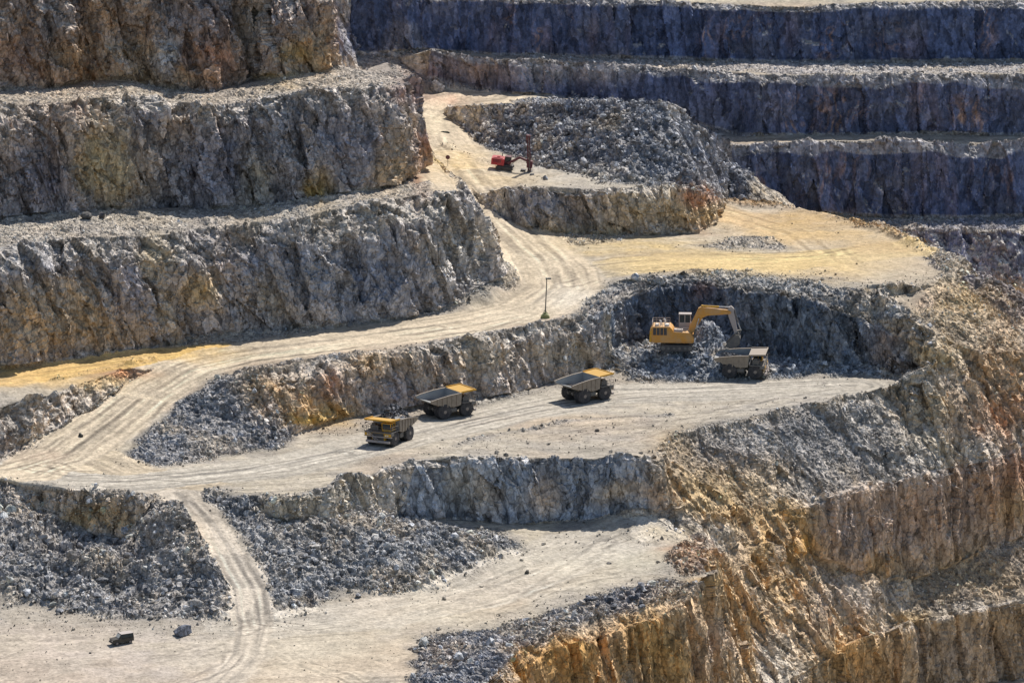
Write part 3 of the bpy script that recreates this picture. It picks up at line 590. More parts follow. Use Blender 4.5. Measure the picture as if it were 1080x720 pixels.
# --- large shapes
P[:, 2] += windh * 1.4 * (.6 + .4 * vnoise(P.astype(np.float32) / 1.6, 57))
for u, v, z, r, h in HILLS:
    if h == 0: continue
    c = at(u, v, z); d = np.hypot(P[:, 0] - c[0], P[:, 1] - c[1]) / r
    P[:, 2] += h * np.exp(-d * d) * (1 - road)
Q = P.astype(f32)
shear = Q.copy(); shear[:, 2] = Q[:, 2] * .55
cliffness = np.clip(steep + slope * np.where(VREG > 0, np.where(np.isin(VREG, [WID[w] for w in ('nose', 'grey_columns', 'lower_columns')]), .2, .9), .22) * (1 - .6 * rubble), 0, 1) * (1 - road)
warp = (1 - .85 * road) * (.4 + .6 * np.clip(steep + slope + .3, 0, 1)) * (1 - .35 * far)
P[:, 0] += warp * (1.5 * fbm(shear / 11, 3, 21) + .5 * vnoise(shear / 3.1, 22))
P[:, 1] += warp * (2.4 * fbm(shear / 12 + 50, 3, 23) + .7 * vnoise(shear / 3.3 + 9, 24))
P[:, 2] += (1 - road * .8) * (.35 * fbm(Q / 14, 3, 25) + slope * .8 * fbm(Q / 7, 3, 26)) * seen
# --- faces: ribs, joint blocks, crumbled ledges
idx = np.nonzero((cliffness > .03) & seen)[0]
q = Q[idx]
colm = np.isin(VREG[idx], [WID[w] for w in ('grey_columns', 'lower_columns', 'nose')]).astype(f32)
lean = q.copy(); lean[:, 0] = q[:, 0] + (.34 - .26 * colm) * q[:, 2]; lean[:, 1] = q[:, 1] * .8; lean[:, 2] = q[:, 2] * (.28 - .14 * colm)
ff = np.isin(VREG[idx], [WID[w] for w in ('first_far_face', 'second_far_face', 'third_far_face')]); lean[ff, 0] = q[ff, 0] + .08 * q[ff, 2]; lean[ff, 2] = q[ff, 2] * .16
rib = fbm(lean / 5.5, 3, 31, ridged=True)
rib2 = fbm(lean / 1.9 + 7, 2, 32, ridged=True)
_, f1, id1 = cells(lean * np.array((1, 1, 1.0), f32) / 4.6, 33)
_, f2, id2 = cells(lean * np.array((1, 1, 1.6), f32) / 2.1, 34)
_, f3, id3 = cells(q / .95, 35)
amp = np.array([{'first_far_face': .6, 'second_far_face': .65, 'third_far_face': .65, 'upper_far_face': .8, 'alcove_face': .7, 'under_bench': .6, 'grey_columns': .85, 'nose': 1.15, 'lower_columns': 1.0, 'top_face': 1.2, 'second_face': 1.05, 'long_face': 1.0}.get(WALLS[r - 1] if r else '', .8) for r in VREG[idx]])
big = fbm(lean / 13 + 3, 2, 37)
dsp = amp * (1.7 * big + .45 * rib + .15 * rib2 + 1.9 * f1 + (.95 - .3 * colm) * f2 + (.42 - .17 * colm) * f3)
Nh = Ns[idx].copy()
P[idx] += Nh * (dsp * cliffness[idx])[:, None]
recess_shade = np.zeros(nv); recess_shade[idx] = np.clip(-.5 * rib - .6 * f1, -1, 1) * cliffness[idx]
cellid = np.zeros(nv); cellid[idx] = id1 * .6 + id2 * .4
# --- rubble ground under the scattered blocks
idx = np.nonzero((rubble > .03) & seen)[0]
q = Q[idx]; s = rsize[idx].astype(f32)[:, None]
_, g1, j1 = cells(q / (1.9 * s), 41)
_, g2, j2 = cells(q / (.85 * s), 42)
P[idx] += Ns[idx] * (rubble[idx] * rsize[idx] * (.75 * g1 + .42 * g2 + .9 * fbm(q / 5, 2, 43)))[:, None]
cellid[idx] = np.where(rubble[idx] > .5, j1 * .5 + j2 * .5, cellid[idx])
# --- smooth dirt slopes get downhill rills, floors get shallow ruts
rill = fbm(np.stack([.55 * (Q[:, 0] + .7 * Q[:, 1]) + 1.2 * wob, .10 * (Q[:, 0] - Q[:, 1]), Q[:, 2] * .12], 1), 4, 51, .62)
P += Ns * (slope * (1 - road) * (U > 500) * (1 - rubble) * .55 * rill * seen)[:, None]
flat = (1 - steep) * (1 - slope)
P[:, 2] += seen * flat * (.07 * vnoise(Q / 1.1, 52) + .12 * vnoise(Q / 3.4, 54)) * (1 - rubble)
rut = vnoise(np.stack([road_lat * 1.3, road_alo * .03, road_id * 7.7], 1), 53)
P[:, 2] += seen * road * .07 * rut

TICK('displace')
# ------------------------------------------------------------------ colour of bare rock and dirt, painted shade and haze, per vertex
N1 = vert_normals(P, F)
Q = P.astype(f32)
n_a, n_b, n_c = fbm(Q / 18, 3, 61), fbm(Q / 6, 3, 62), fbm(Q / 1.6, 3, 63)
def C(*c): return np.array(c)
col = np.tile(C(.44, .39, .315), (nv, 1))                                     # trodden floor
def mix(c, w):
    global col
    w = np.clip(w, 0, 1)[:, None]; col = col * (1 - w) + np.asarray(c) * w
mix(C(.50, .44, .34), .6 * sst(-.2, .5, n_a)); mix(C(.32, .29, .25), .7 * sst(-.1, .4, n_b)); mix(C(.47, .36, .26), .45 * sst(.05, .5, fbm(Q / 24 + 70, 3, 65)))
mix(C(.30, .27, .23), slope * .8)
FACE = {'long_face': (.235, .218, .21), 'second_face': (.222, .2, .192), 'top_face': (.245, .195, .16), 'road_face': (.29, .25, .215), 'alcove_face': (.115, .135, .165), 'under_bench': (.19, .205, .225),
        'first_far_face': (.078, .095, .15), 'second_far_face': (.095, .108, .158), 'third_far_face': (.078, .095, .15), 'upper_far_face': (.08, .09, .14), 'fourth_far_face': (.085, .095, .145), 'nose': (.36, .265, .165),  # far faces: haze painted in as a lighter, bluer rock tone
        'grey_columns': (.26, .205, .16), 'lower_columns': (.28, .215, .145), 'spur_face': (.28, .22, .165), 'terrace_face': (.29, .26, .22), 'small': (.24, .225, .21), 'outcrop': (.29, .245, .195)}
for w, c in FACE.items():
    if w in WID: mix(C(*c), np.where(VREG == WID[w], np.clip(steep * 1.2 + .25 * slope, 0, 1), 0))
rcol = rcol * (1 - (.55 * sst(.0, .45, fbm(Q / 8 + 31, 3, 64)))[:, None]) + C(.34, .28, .205) * (.55 * sst(.0, .45, fbm(Q / 8 + 31, 3, 64)))[:, None]
mix(rcol, np.clip(rubble * 1.1, 0, 1))
farface = np.isin(VREG, [WID[w] for w in ('first_far_face', 'second_far_face', 'third_far_face')])
streak = sst(-.05, .5, fbm(np.stack([Q[:, 0] / .8 + .12 * Q[:, 2] * wob, Q[:, 1] * 0, Q[:, 2] / 7], 1), 3, 71, .7))
for u, v, r in FAR_STREAK:
    wgt = np.exp(-((U - u) / r) ** 2 - ((V - v) / 22) ** 2) * farface
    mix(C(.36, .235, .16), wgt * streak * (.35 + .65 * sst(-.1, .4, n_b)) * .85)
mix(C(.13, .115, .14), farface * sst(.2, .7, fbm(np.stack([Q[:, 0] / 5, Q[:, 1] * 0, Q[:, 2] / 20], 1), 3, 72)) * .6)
mix(C(.2, .175, .15), slope * (1 - .4 * rubble) * sst(.0, .5, rill) * .55 * (U > 640)); mix(C(.44, .32, .18), slope * (1 - .5 * rubble) * sst(.0, .5, -rill) * .4 * (U > 640))
mix(C(.27, .25, .225) * (1 + .3 * n_b)[:, None], halo * .75)
# roads and wheel tracks
mix(road_col, road * .92)
trk = fbm(np.stack([road_lat * .95, road_alo * .02, road_id * 3.3], 1), 3, 73)
mix(road_col * np.array((.60, .61, .63)), road * sst(.0, .45, trk) * .85); mix(np.minimum(road_col * 1.2, .72), road * sst(-.05, -.45, trk) * .85)
# single wheel tracks: two ruts each
for line, st in TRACKS:
    lat, alo = line_lat(U + .8 * wob, V + .4 * wob2, line)
    al = np.abs(np.abs(lat) - 2.1)
    keep = st * flat * (1 - np.clip(rubble * 1.5, 0, 1)) * sst(-.5, .1, vnoise(np.stack([alo / 14, alo * 0, alo * 0 + len(line)], 1), 77)) * seen
    mix(col * np.array((.62, .62, .63)), keep * sst(.75, .3, al)); mix(np.minimum(col * 1.25, .68), keep * sst(.5, .2, np.abs(al - 1.15)) * .7)
# old wheel marks across the floors
mk = fbm(np.stack([Q[:, 0] * .05 + Q[:, 1] * .02, Q[:, 1] * .75 - Q[:, 0] * .12, Q[:, 2] * 0], 1), 3, 74)
mix(col * .72, flat * (1 - rubble) * (1 - road) * sst(.1, .45, mk) * .8); mix(np.minimum(col * 1.28, .66), flat * (1 - rubble) * (1 - road) * sst(-.15, -.5, mk) * .6)
# block to block variation, shade painted into recesses, pale dust that also paints ledges sunlit
rock = np.clip(steep + rubble + .5 * slope, 0, 1) * (1 - road)
col *= (1 + rock * (.8 * (cellid - .45)))[:, None]
mix(C(.34, .275, .205), rock * .34 * sst(.05, .5, n_b) * (1 - farface) * (1 - .5 * rubble)); mix(C(.15, .15, .16), rock * .35 * sst(.05, .55, -n_b))
mix(col * .34, np.clip(recess_shade * 1.6, 0, 1) * .9 * (1 - .5 * farface))
dust = sst(.35, .8, N1[:, 2])
mix(C(.46, .425, .38), np.maximum(steep, slope * (VREG > 0) * (1 - road) * (1 - .7 * rubble)) * dust * .8 * (1 - .45 * (VREG == WID['nose'])))
tnb = .55 + .45 * sst(-.4, .4, n_b)
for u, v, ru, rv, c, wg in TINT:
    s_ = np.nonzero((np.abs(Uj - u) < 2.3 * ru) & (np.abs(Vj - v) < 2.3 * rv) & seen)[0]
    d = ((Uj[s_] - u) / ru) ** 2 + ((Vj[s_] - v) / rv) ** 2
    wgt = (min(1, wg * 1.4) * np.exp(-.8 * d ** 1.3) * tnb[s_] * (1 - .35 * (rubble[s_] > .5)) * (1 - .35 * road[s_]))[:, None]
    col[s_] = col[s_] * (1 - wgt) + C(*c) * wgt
mix(C(.36, .33, .285), rubble * sst(.75, .97, N1[:, 2]) * .35)
lipm = farface & (Ns[:, 2] > .3); mix(C(.30, .285, .275), lipm * .6)
col *= (1 + .26 * n_c + .12 * n_b)[:, None]
col *= (1 + .16 * steep * (1 - farface))[:, None]
col = col * np.where(rubble > .4, .95, 1.0)[:, None] * (1 + .12 * steep * (1 - farface))[:, None] * (1 - .14 * flat * (1 - rubble))[:, None]
lum_ = col.mean(1, keepdims=True); col = lum_ + (col - lum_) * np.where(flat * (1 - rubble) > .5, 1.15, 1.22)[:, None]
col *= np.where((steep > .5) | (rubble > .4) | (slope > .5), np.where(farface, 1.3, 1.42), 1.0)[:, None]
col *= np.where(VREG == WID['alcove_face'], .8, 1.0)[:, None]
col = np.maximum(col, .015); col *= np.minimum(1, .6 / col.max(1))[:, None]

TICK('colour')
# ------------------------------------------------------------------ materials
def node_mat(name):
    m = bpy.data.materials.new(name); m.use_nodes = True
    return m, m.node_tree, m.node_tree.nodes['Principled BSDF']

def rock_material(name, bump, scale, contrast, rough=.95, frac=0.0, fscale=.6, stretch=(1, 1, .45)):
    m, nt, b = node_mat(name); n = nt.nodes; lk = nt.links.new
    a = n.new('ShaderNodeAttribute'); a.attribute_name = 'col'
    tc = n.new('ShaderNodeTexCoord')
    n1 = n.new('ShaderNodeTexNoise'); n1.inputs['Scale'].default_value = scale; n1.inputs['Detail'].default_value = 6; n1.inputs['Roughness'].default_value = .65
    lk(tc.outputs['Object'], n1.inputs['Vector'])
    mr = n.new('ShaderNodeMapRange'); mr.inputs['From Min'].default_value = .25; mr.inputs['From Max'].default_value = .75
    mr.inputs['To Min'].default_value = 1 - contrast; mr.inputs['To Max'].default_value = 1 + contrast
    lk(n1.outputs['Fac'], mr.inputs['Value'])
    shade = mr.outputs[0]
    n2 = n.new('ShaderNodeTexNoise'); n2.inputs['Scale'].default_value = scale * 1.7; n2.inputs['Detail'].default_value = 5
    lk(tc.outputs['Object'], n2.inputs['Vector'])
    bp = n.new('ShaderNodeBump'); bp.inputs['Strength'].default_value = bump; bp.inputs['Distance'].default_value = .25
    lk(n2.outputs['Fac'], bp.inputs['Height']); normal = bp.outputs['Normal']
    if frac:
        # joint blocks: every Voronoi cell is a tilted flat plane with its own tone, dark along the joints
        mp = n.new('ShaderNodeVectorMath'); mp.operation = 'MULTIPLY'; mp.inputs[1].default_value = stretch
        wv = n.new('ShaderNodeTexNoise'); wv.inputs['Scale'].default_value = .9; wv.inputs['Detail'].default_value = 3; lk(tc.outputs['Object'], wv.inputs['Vector'])
        ad = n.new('ShaderNodeVectorMath'); ad.operation = 'MULTIPLY_ADD'; ad.inputs[1].default_value = (.9, .9, .9)
        lk(wv.outputs['Color'], ad.inputs[0]); lk(tc.outputs['Object'], ad.inputs[2]); lk(ad.outputs[0], mp.inputs[0])
        for k, (sc_, w_) in enumerate(((fscale, 1.0), (fscale * 2.3, .6))):
            vo = n.new('ShaderNodeTexVoronoi'); vo.inputs['Scale'].default_value = sc_; lk(mp.outputs[0], vo.inputs['Vector'])
            sv = n.new('ShaderNodeVectorMath'); sv.operation = 'SCALE'; sv.inputs['Scale'].default_value = 1.0; lk(mp.outputs[0], sv.inputs[0])
            df = n.new('ShaderNodeVectorMath'); df.operation = 'SUBTRACT'; lk(sv.outputs[0], df.inputs[0]); lk(vo.outputs['Position'], df.inputs[1])
            cc = n.new('ShaderNodeVectorMath'); cc.operation = 'SUBTRACT'; cc.inputs[1].default_value = (.5, .5, .5); lk(vo.outputs['Color'], cc.inputs[0])
            dt = n.new('ShaderNodeVectorMath'); dt.operation = 'DOT_PRODUCT'; lk(df.outputs[0], dt.inputs[0]); lk(cc.outputs[0], dt.inputs[1])
            b2 = n.new('ShaderNodeBump'); b2.inputs['Strength'].default_value = min(1, frac * w_); b2.inputs['Distance'].default_value = 1.6
            lk(dt.outputs['Value'], b2.inputs['Height']); lk(normal, b2.inputs['Normal']); normal = b2.outputs['Normal']
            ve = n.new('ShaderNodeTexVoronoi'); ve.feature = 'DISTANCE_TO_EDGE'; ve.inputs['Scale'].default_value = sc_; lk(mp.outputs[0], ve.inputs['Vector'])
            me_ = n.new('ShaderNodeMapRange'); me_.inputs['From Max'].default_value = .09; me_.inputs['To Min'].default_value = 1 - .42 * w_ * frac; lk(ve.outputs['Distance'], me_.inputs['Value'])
            sp_ = n.new('ShaderNodeSeparateColor'); lk(vo.outputs['Color'], sp_.inputs[0])
            mc = n.new('ShaderNodeMapRange'); mc.inputs['To Min'].default_value = 1 - .38 * w_; mc.inputs['To Max'].default_value = 1 + .38 * w_; lk(sp_.outputs[0], mc.inputs['Value'])
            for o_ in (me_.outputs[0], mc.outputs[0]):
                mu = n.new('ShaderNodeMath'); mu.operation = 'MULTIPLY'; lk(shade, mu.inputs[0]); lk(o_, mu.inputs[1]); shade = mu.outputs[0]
    vm = n.new('ShaderNodeVectorMath'); vm.operation = 'SCALE'
    lk(a.outputs['Color'], vm.inputs[0]); lk(shade, vm.inputs['Scale'])
    lk(vm.outputs[0], b.inputs['Base Color']); lk(normal, b.inputs['Normal'])
    b.inputs['Roughness'].default_value = rough; b.inputs['Specular IOR Level'].default_value = .15
    return m

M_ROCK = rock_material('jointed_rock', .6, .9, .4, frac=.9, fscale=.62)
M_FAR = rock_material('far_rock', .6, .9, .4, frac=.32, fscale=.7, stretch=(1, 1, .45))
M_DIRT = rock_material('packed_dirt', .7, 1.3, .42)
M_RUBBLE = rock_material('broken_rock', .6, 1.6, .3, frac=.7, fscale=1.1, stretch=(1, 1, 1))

def mesh_np(name, P, F, col=None, mat=None, smooth_=False):
    me = bpy.data.meshes.new(name); me.vertices.add(len(P)); me.vertices.foreach_set('co', np.ascontiguousarray(P, np.float32).ravel())
    me.loops.add(len(F) * 3); me.loops.foreach_set('vertex_index', F.astype(np.int32).ravel())
    me.polygons.add(len(F)); me.polygons.foreach_set('loop_start', np.arange(0, len(F) * 3, 3, dtype=np.int32))
    me.polygons.foreach_set('use_smooth', np.full(len(F), smooth_))
    me.update(calc_edges=True)
    if col is not None:
        ca = me.attributes.new('col', 'FLOAT_COLOR', 'POINT')
        ca.data.foreach_set('color', np.concatenate([col, np.ones((len(P), 1))], 1).astype(np.float32).ravel())
    if mat: me.materials.append(mat)
    return me

def sub_mesh(name, faces, mat, smooth_, kind, label=None):
    if len(faces) == 0: return None
    used, inv = np.unique(faces, return_inverse=True)
    me = mesh_np(name, P[used], inv.reshape(-1, 3), col[used], mat, smooth_)
    ob = bpy.data.objects.new(name, me); COL.objects.link(ob); ob['kind'] = kind
    if label: ob['label'] = label
    return ob

# split the one sheet into the pieces a person would name
fsteep = steep[F].mean(1); froad = road[F].mean(1); frub = rubble[F].mean(1); fslope = slope[F].mean(1)
fc = P[F].mean(1); FU, FV = project(fc)
kind = np.zeros(len(F), np.int32)                      # 0 ground, 1 rock face, 2 broken slope, 3 road, 4 ramp
kind[(frub > .4) | (fslope > .5)] = 2
kind[fsteep > .5] = 1
rid = road_id[F[:, 0]]
kind[(froad > .5) & (rid != 4)] = 3
kind[(froad > .5) & (rid == 4)] = 4
rl = {'first_far_face': 'far', 'second_far_face': 'far', 'third_far_face': 'far', 'upper_far_face': 'far', 'fourth_far_face': 'far'}
isfar = np.isin(REG, [WID[w] for w in rl if w in WID]) | (fc[:, 1] > 1212)
for w in WALLS:
    if w in rl: continue
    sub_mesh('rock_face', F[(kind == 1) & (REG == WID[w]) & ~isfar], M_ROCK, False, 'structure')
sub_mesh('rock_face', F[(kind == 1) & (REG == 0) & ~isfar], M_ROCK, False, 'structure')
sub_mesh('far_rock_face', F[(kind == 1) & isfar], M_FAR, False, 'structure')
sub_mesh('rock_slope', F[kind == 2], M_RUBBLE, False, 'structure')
sub_mesh('ground', F[kind == 0], M_DIRT, True, 'structure')
sub_mesh('haul_road', F[kind == 3], M_DIRT, True, 'structure')
sub_mesh('access_ramp', F[kind == 4], M_DIRT, True, 'structure')

TICK('meshes')
# ------------------------------------------------------------------ ground height lookup
from mathutils.bvhtree import BVHTree
GRID = {}
tri_c = fc
def _bvh():
    sel = (F.max(1) >= 0) & in_view(fc, 40)
    used, inv = np.unique(F[sel], return_inverse=True)
    return BVHTree.FromPolygons(P[used].tolist(), inv.reshape(-1, 3).tolist())
BVH = _bvh()
CAM_O = Vector((0, 0, CAM_H))
def hit(u, v):
    """the ground point seen at photo position (u, v)"""
    xr, yr = (u - 540) / FPX, (360 - v) / FPX
    d = Vector((xr, cp + yr * sp, -sp + yr * cp)).normalized()
    return BVH.ray_cast(CAM_O, d)[0]
def drop(x, y, z=400):
    return BVH.ray_cast(Vector((x, y, z)), Vector((0, 0, -1)))[0]
# ------------------------------------------------------------------ loose rubble: thousands of angular blocks, one sheet per heap
rng = np.random.RandomState(11)
def rock_proto(k, detail=1):
    bm = bmesh.new(); bmesh.ops.create_icosphere(bm, subdivisions=detail, radius=1)
    r = random.Random(k)
    cuts = [(Vector((r.gauss(0, 1), r.gauss(0, 1), r.gauss(0, 1))).normalized(), r.uniform(.35, .72)) for _ in range(9)]
    sx, sy, sz = r.uniform(.75, 1.35), r.uniform(.7, 1.1), r.uniform(.5, .9)
    for v in bm.verts:
        for n, d in cuts:
            e = v.co.dot(n) - d
            if e > 0: v.co -= n * e
        v.co.x *= sx; v.co.y *= sy; v.co.z *= sz
        v.co *= 1 + r.uniform(-.06, .06)
    bm.normal_update(); bm.verts.ensure_lookup_table()
    Pv = np.array([v.co[:] for v in bm.verts]); Fv = np.array([[v.index for v in f.verts] for f in bm.faces])
    bm.free(); return Pv, Fv
PROTO_S = [rock_proto(k, 1) for k in range(10)]     # 12 corners
PROTO_L = [rock_proto(50 + k, 2) for k in range(12)]

a3 = P[F]; area = .5 * np.linalg.norm(np.cross(a3[:, 1] - a3[:, 0], a3[:, 2] - a3[:, 0]), axis=1)
vis = in_view(fc, 12)
HEAPS = {'lower': lambda u, v: (v > 512) & (u < 600), 'bench': lambda u, v: (v > 330) & (v <= 512) & (u < 600), 'alcove': lambda u, v: (v > 280) & (v <= 425) & (u >= 600) & (u < 1000),
         'pile': lambda u, v: (v < 212) & (u > 460), }
def scatter(dens_f, rmin, rmax, power, protos, sizef):
    lam = np.maximum(dens_f, 0) * area * vis
    n = rng.poisson(lam)
    fi = np.repeat(np.arange(len(F)), n)
    b = rng.rand(len(fi), 2); fl = b.sum(1) > 1; b[fl] = 1 - b[fl]
    A, B, Cc = a3[fi, 0], a3[fi, 1], a3[fi, 2]
    pos = A + (B - A) * b[:, :1] + (Cc - A) * b[:, 1:]
    r = (rmin ** -power + rng.rand(len(fi)) * (rmax ** -power - rmin ** -power)) ** (-1 / power)
    r = r * sizef[fi]
    return fi, pos, r
def rot_mats(n):
    q = rng.normal(size=(n, 4)); q /= np.linalg.norm(q, axis=1, keepdims=True); w, x, y, z = q.T
    return np.stack([1 - 2 * (y * y + z * z), 2 * (x * y - z * w), 2 * (x * z + y * w), 2 * (x * y + z * w), 1 - 2 * (x * x + z * z), 2 * (y * z - x * w), 2 * (x * z - y * w), 2 * (y * z + x * w), 1 - 2 * (x * x + y * y)], 1).reshape(n, 3, 3)
def rocks_mesh(pos, r, cols, protos):
    k = rng.randint(0, len(protos), len(pos)); Rm = rot_mats(len(pos)); VP, VF, VC = [], [], []; off = 0
    for j, (pv, pf) in enumerate(protos):
        s = np.nonzero(k == j)[0]
        if not len(s): continue
        p = np.einsum('nij,vj->nvi', Rm[s], pv) * r[s][:, None, None] + pos[s][:, None, :]
        VP.append(p.reshape(-1, 3)); VF.append((pf[None] + (np.arange(len(s)) * len(pv))[:, None, None] + off).reshape(-1, 3))
        VC.append(np.repeat(cols[s], len(pv), 0)); off += len(s) * len(pv)
    return np.concatenate(VP), np.concatenate(VF), np.concatenate(VC)

fd = rdens[F].mean(1); fs = rsize[F].mean(1); fcol = col[F].mean(1)
ledge = (steep[F].mean(1)) * sst(.4, .8, N1[F][:, :, 2].mean(1))
sets = [scatter(fd * 1.9 * ROCKS, .15, .5, 1.8, PROTO_S, fs), scatter(fd * .12 * ROCKS, .5, 1.3, 2.2, PROTO_S, fs),
        scatter((ledge * .5 + fslope * .34) * (1 - fd) * (1 - froad), .15, .5, 2.0, PROTO_S, np.ones(len(F))),
        scatter(fd * .012 * ROCKS, 1.1, 2.0, 2.5, PROTO_S, fs), scatter(halo[F].mean(1) * 1.1, .12, .6, 1.7, PROTO_S, np.full(len(F), .8)),
        scatter((1 - .8 * froad) * ((kind == 0) * .05 + (kind == 3) * .0), .1, .36, 2.6, PROTO_S, np.ones(len(F)))]
fi = np.concatenate([s[0] for s in sets]); pos = np.concatenate([s[1] for s in sets]); rad = np.concatenate([s[2] for s in sets])
rc = fcol[fi] * (1 + rng.uniform(-.35, .45, (len(fi), 1))); rc = rc * .8 + .2 * rc.mean(1, keepdims=True)
rc *= np.where(fd[fi] > .3, 1.3, .95)[:, None]
rc[rng.rand(len(fi)) < .10] *= 1.4; rc[rng.rand(len(fi)) < .12] *= .6
rc = np.clip(rc, .03, .6)
pos[:, 2] += rad * .25
print('rocks', len(fi))
ru, rv = project(pos)
which = np.full(len(fi), 6)
which[(rv > 495) & (ru < 262)] = 0; which[(rv > 480) & (ru >= 262) & (ru < 570)] = 1; which[(rv > 380) & (rv <= 495) & (ru < 340)] = 2
which[(rv > 330) & (rv < 425) & (ru > 600) & (ru < 975)] = 3; which[(rv < 215) & (ru > 462)] = 4; which[(rv > 555) & (ru > 430) & (ru < 760)] = 5
for k, lab in enumerate(['grey blasted rubble left of the narrow lower ramp', 'grey blasted rubble between the lower ramp and the shaded bench wall', 'grey rubble sloping down from the haul road to the truck bench',
                         'blue grey shot rock heaped in the alcove round the excavator', 'long blue grey heap of shot rock behind the red drill rig', 'dark rubble strewn along the edge of the lower floor', 'loose stones lying on the benches, ledges and slopes']):
    s = which == k
    if not s.any(): continue
    me = mesh_np('rubble', *rocks_mesh(pos[s], rad[s], rc[s], PROTO_S), M_RUBBLE)
    o = bpy.data.objects.new('rubble', me); COL.objects.link(o); o['kind'] = 'stuff'; o['label'] = lab; o['category'] = 'rubble'

TICK('rubble')
# ------------------------------------------------------------------ machine building helpers
def paint(name, base, dust=(.42, .36, .28), amount=.45, rough=.6, metal=0.0, scale=1.3):
    m, nt, b = node_mat(name); n = nt.nodes
    tc = n.new('ShaderNodeTexCoord'); nz = n.new('ShaderNodeTexNoise'); nz.inputs['Scale'].default_value = scale; nz.inputs['Detail'].default_value = 6; nz.inputs['Roughness'].default_value = .7
    nt.links.new(tc.outputs['Object'], nz.inputs['Vector'])
    rp = n.new('ShaderNodeValToRGB'); rp.color_ramp.elements[0].position = .38; rp.color_ramp.elements[1].position = .72
    rp.color_ramp.elements[0].color = (*base, 1); rp.color_ramp.elements[1].color = (*[b_ * (1 - amount) + d * amount for b_, d in zip(base, dust)], 1)
    nt.links.new(nz.outputs['Fac'], rp.inputs['Fac'])
    geo = n.new('ShaderNodeNewGeometry'); sx = n.new('ShaderNodeSeparateXYZ'); nt.links.new(geo.outputs['Normal'], sx.inputs[0])
    mr = n.new('ShaderNodeMapRange'); mr.inputs['From Min'].default_value = .5; mr.inputs['From Max'].default_value = 1.0; mr.inputs['To Max'].default_value = amount * .9
    nt.links.new(sx.outputs['Z'], mr.inputs['Value'])
    mx = n.new('ShaderNodeMix'); mx.data_type = 'RGBA'; mx.inputs['B'].default_value = (*dust, 1)
    nt.links.new(mr.outputs[0], mx.inputs['Factor']); nt.links.new(rp.outputs['Color'], mx.inputs['A']); nt.links.new(mx.outputs['Result'], b.inputs['Base Color'])
    b.inputs['Roughness'].default_value = rough; b.inputs['Metallic'].default_value = metal; b.inputs['Specular IOR Level'].default_value = .3
    return m
MT = {
    'yellow': paint('dusty_yellow_paint', (.68, .35, .02), (.40, .27, .11), .55),
    'orange': paint('dusty_orange_paint', (.66, .30, .05), (.48, .38, .25), .55, scale=.7),
    'bed_out': paint('dusty_steel_body', (.25, .205, .16), (.40, .34, .27), .55),
    'bed_in': paint('worn_steel_lining', (.27, .285, .29), (.40, .38, .34), .5, .5),
    'dark': paint('grimy_dark_steel', (.055, .055, .06), (.25, .22, .18), .3),
    'frame': paint('grey_frame_steel', (.13, .125, .12), (.34, .29, .23), .4),
    'tyre': paint('tyre_rubber', (.035, .035, .04), (.19, .17, .15), .55, .9),
    'rim': paint('dusty_wheel_rim', (.24, .2, .17), (.36, .31, .26), .5),
    'glass': paint('dark_cab_glass', (.02, .035, .045), (.12, .14, .14), .2, .12),
    'white': paint('white_paint', (.72, .70, .66), (.5, .45, .38), .3),
    'red': paint('red_machine_paint', (.42, .035, .05), (.40, .25, .2), .25),
    'mast': paint('dark_red_mast', (.09, .025, .04), (.28, .18, .16), .35),
    'chrome': paint('cylinder_rod', (.5, .5, .5), (.4, .36, .3), .3, .35, .6),
    'green': paint('faded_green_paint', (.2, .22, .07), (.42, .4, .26), .5),
    'pole': paint('weathered_pole', (.11, .11, .10), (.25, .23, .2), .3),
    'olive': paint('dark_vehicle_paint', (.035, .032, .028), (.2, .18, .14), .25, .45),
    'lamp': paint('headlamp_glass', (.65, .63, .55), (.5, .45, .38), .3, .2),
    'cab_trim': paint('pale_cab_panel', (.42, .36, .33), (.45, .4, .34), .4),
}

def bx(bm, x0, x1, y0, y1, z0, z1, bev=0):
    r = bmesh.ops.create_cube(bm, size=1)
    for v in r['verts']: v.co = Vector(((x0 + x1) / 2 + v.co.x * (x1 - x0), (y0 + y1) / 2 + v.co.y * (y1 - y0), (z0 + z1) / 2 + v.co.z * (z1 - z0)))
    if bev: bmesh.ops.bevel(bm, geom=list({e for v in r['verts'] for e in v.link_edges}), offset=bev, segments=2, affect='EDGES', profile=.6)

def prism(bm, prof, y0, y1, bev=0):
    """profile of (x, z) points swept from y0 to y1"""
    a = [bm.verts.new((x, y0, z)) for x, z in prof]; b = [bm.verts.new((x, y1, z)) for x, z in prof]; n = len(prof)
    fs = [bm.faces.new(a), bm.faces.new(b[::-1])]
    for k in range(n): fs.append(bm.faces.new((a[k], b[k], b[(k + 1) % n], a[(k + 1) % n])))
    bmesh.ops.recalc_face_normals(bm, faces=fs)
    if bev: bmesh.ops.bevel(bm, geom=list({e for f in fs for e in f.edges}), offset=bev, segments=2, affect='EDGES', profile=.6)

def rod(bm, a, b, r, n=8, r2=None):
    a, b = Vector(a), Vector(b); d = b - a; L_ = d.length; r2 = r if r2 is None else r2
    res = bmesh.ops.create_cone(bm, cap_ends=True, segments=n, radius1=r, radius2=r2, depth=L_)
    q = d.to_track_quat('Z', 'Y').to_matrix()
    for v in res['verts']: v.co = q @ v.co + (a + b) / 2

def bar(bm, a, b, w, h):
    """rectangular bar between two points, width w across y, height h"""
    a, b = Vector(a), Vector(b); d = b - a
    r = bmesh.ops.create_cube(bm, size=1); x = d.normalized(); y = Vector((0, 1, 0)); y = (y - x * y.dot(x)).normalized(); z = x.cross(y)
    for v in r['verts']: c = v.co.copy(); v.co = (a + b) / 2 + x * c.x * d.length + y * c.y * w + z * c.z * h

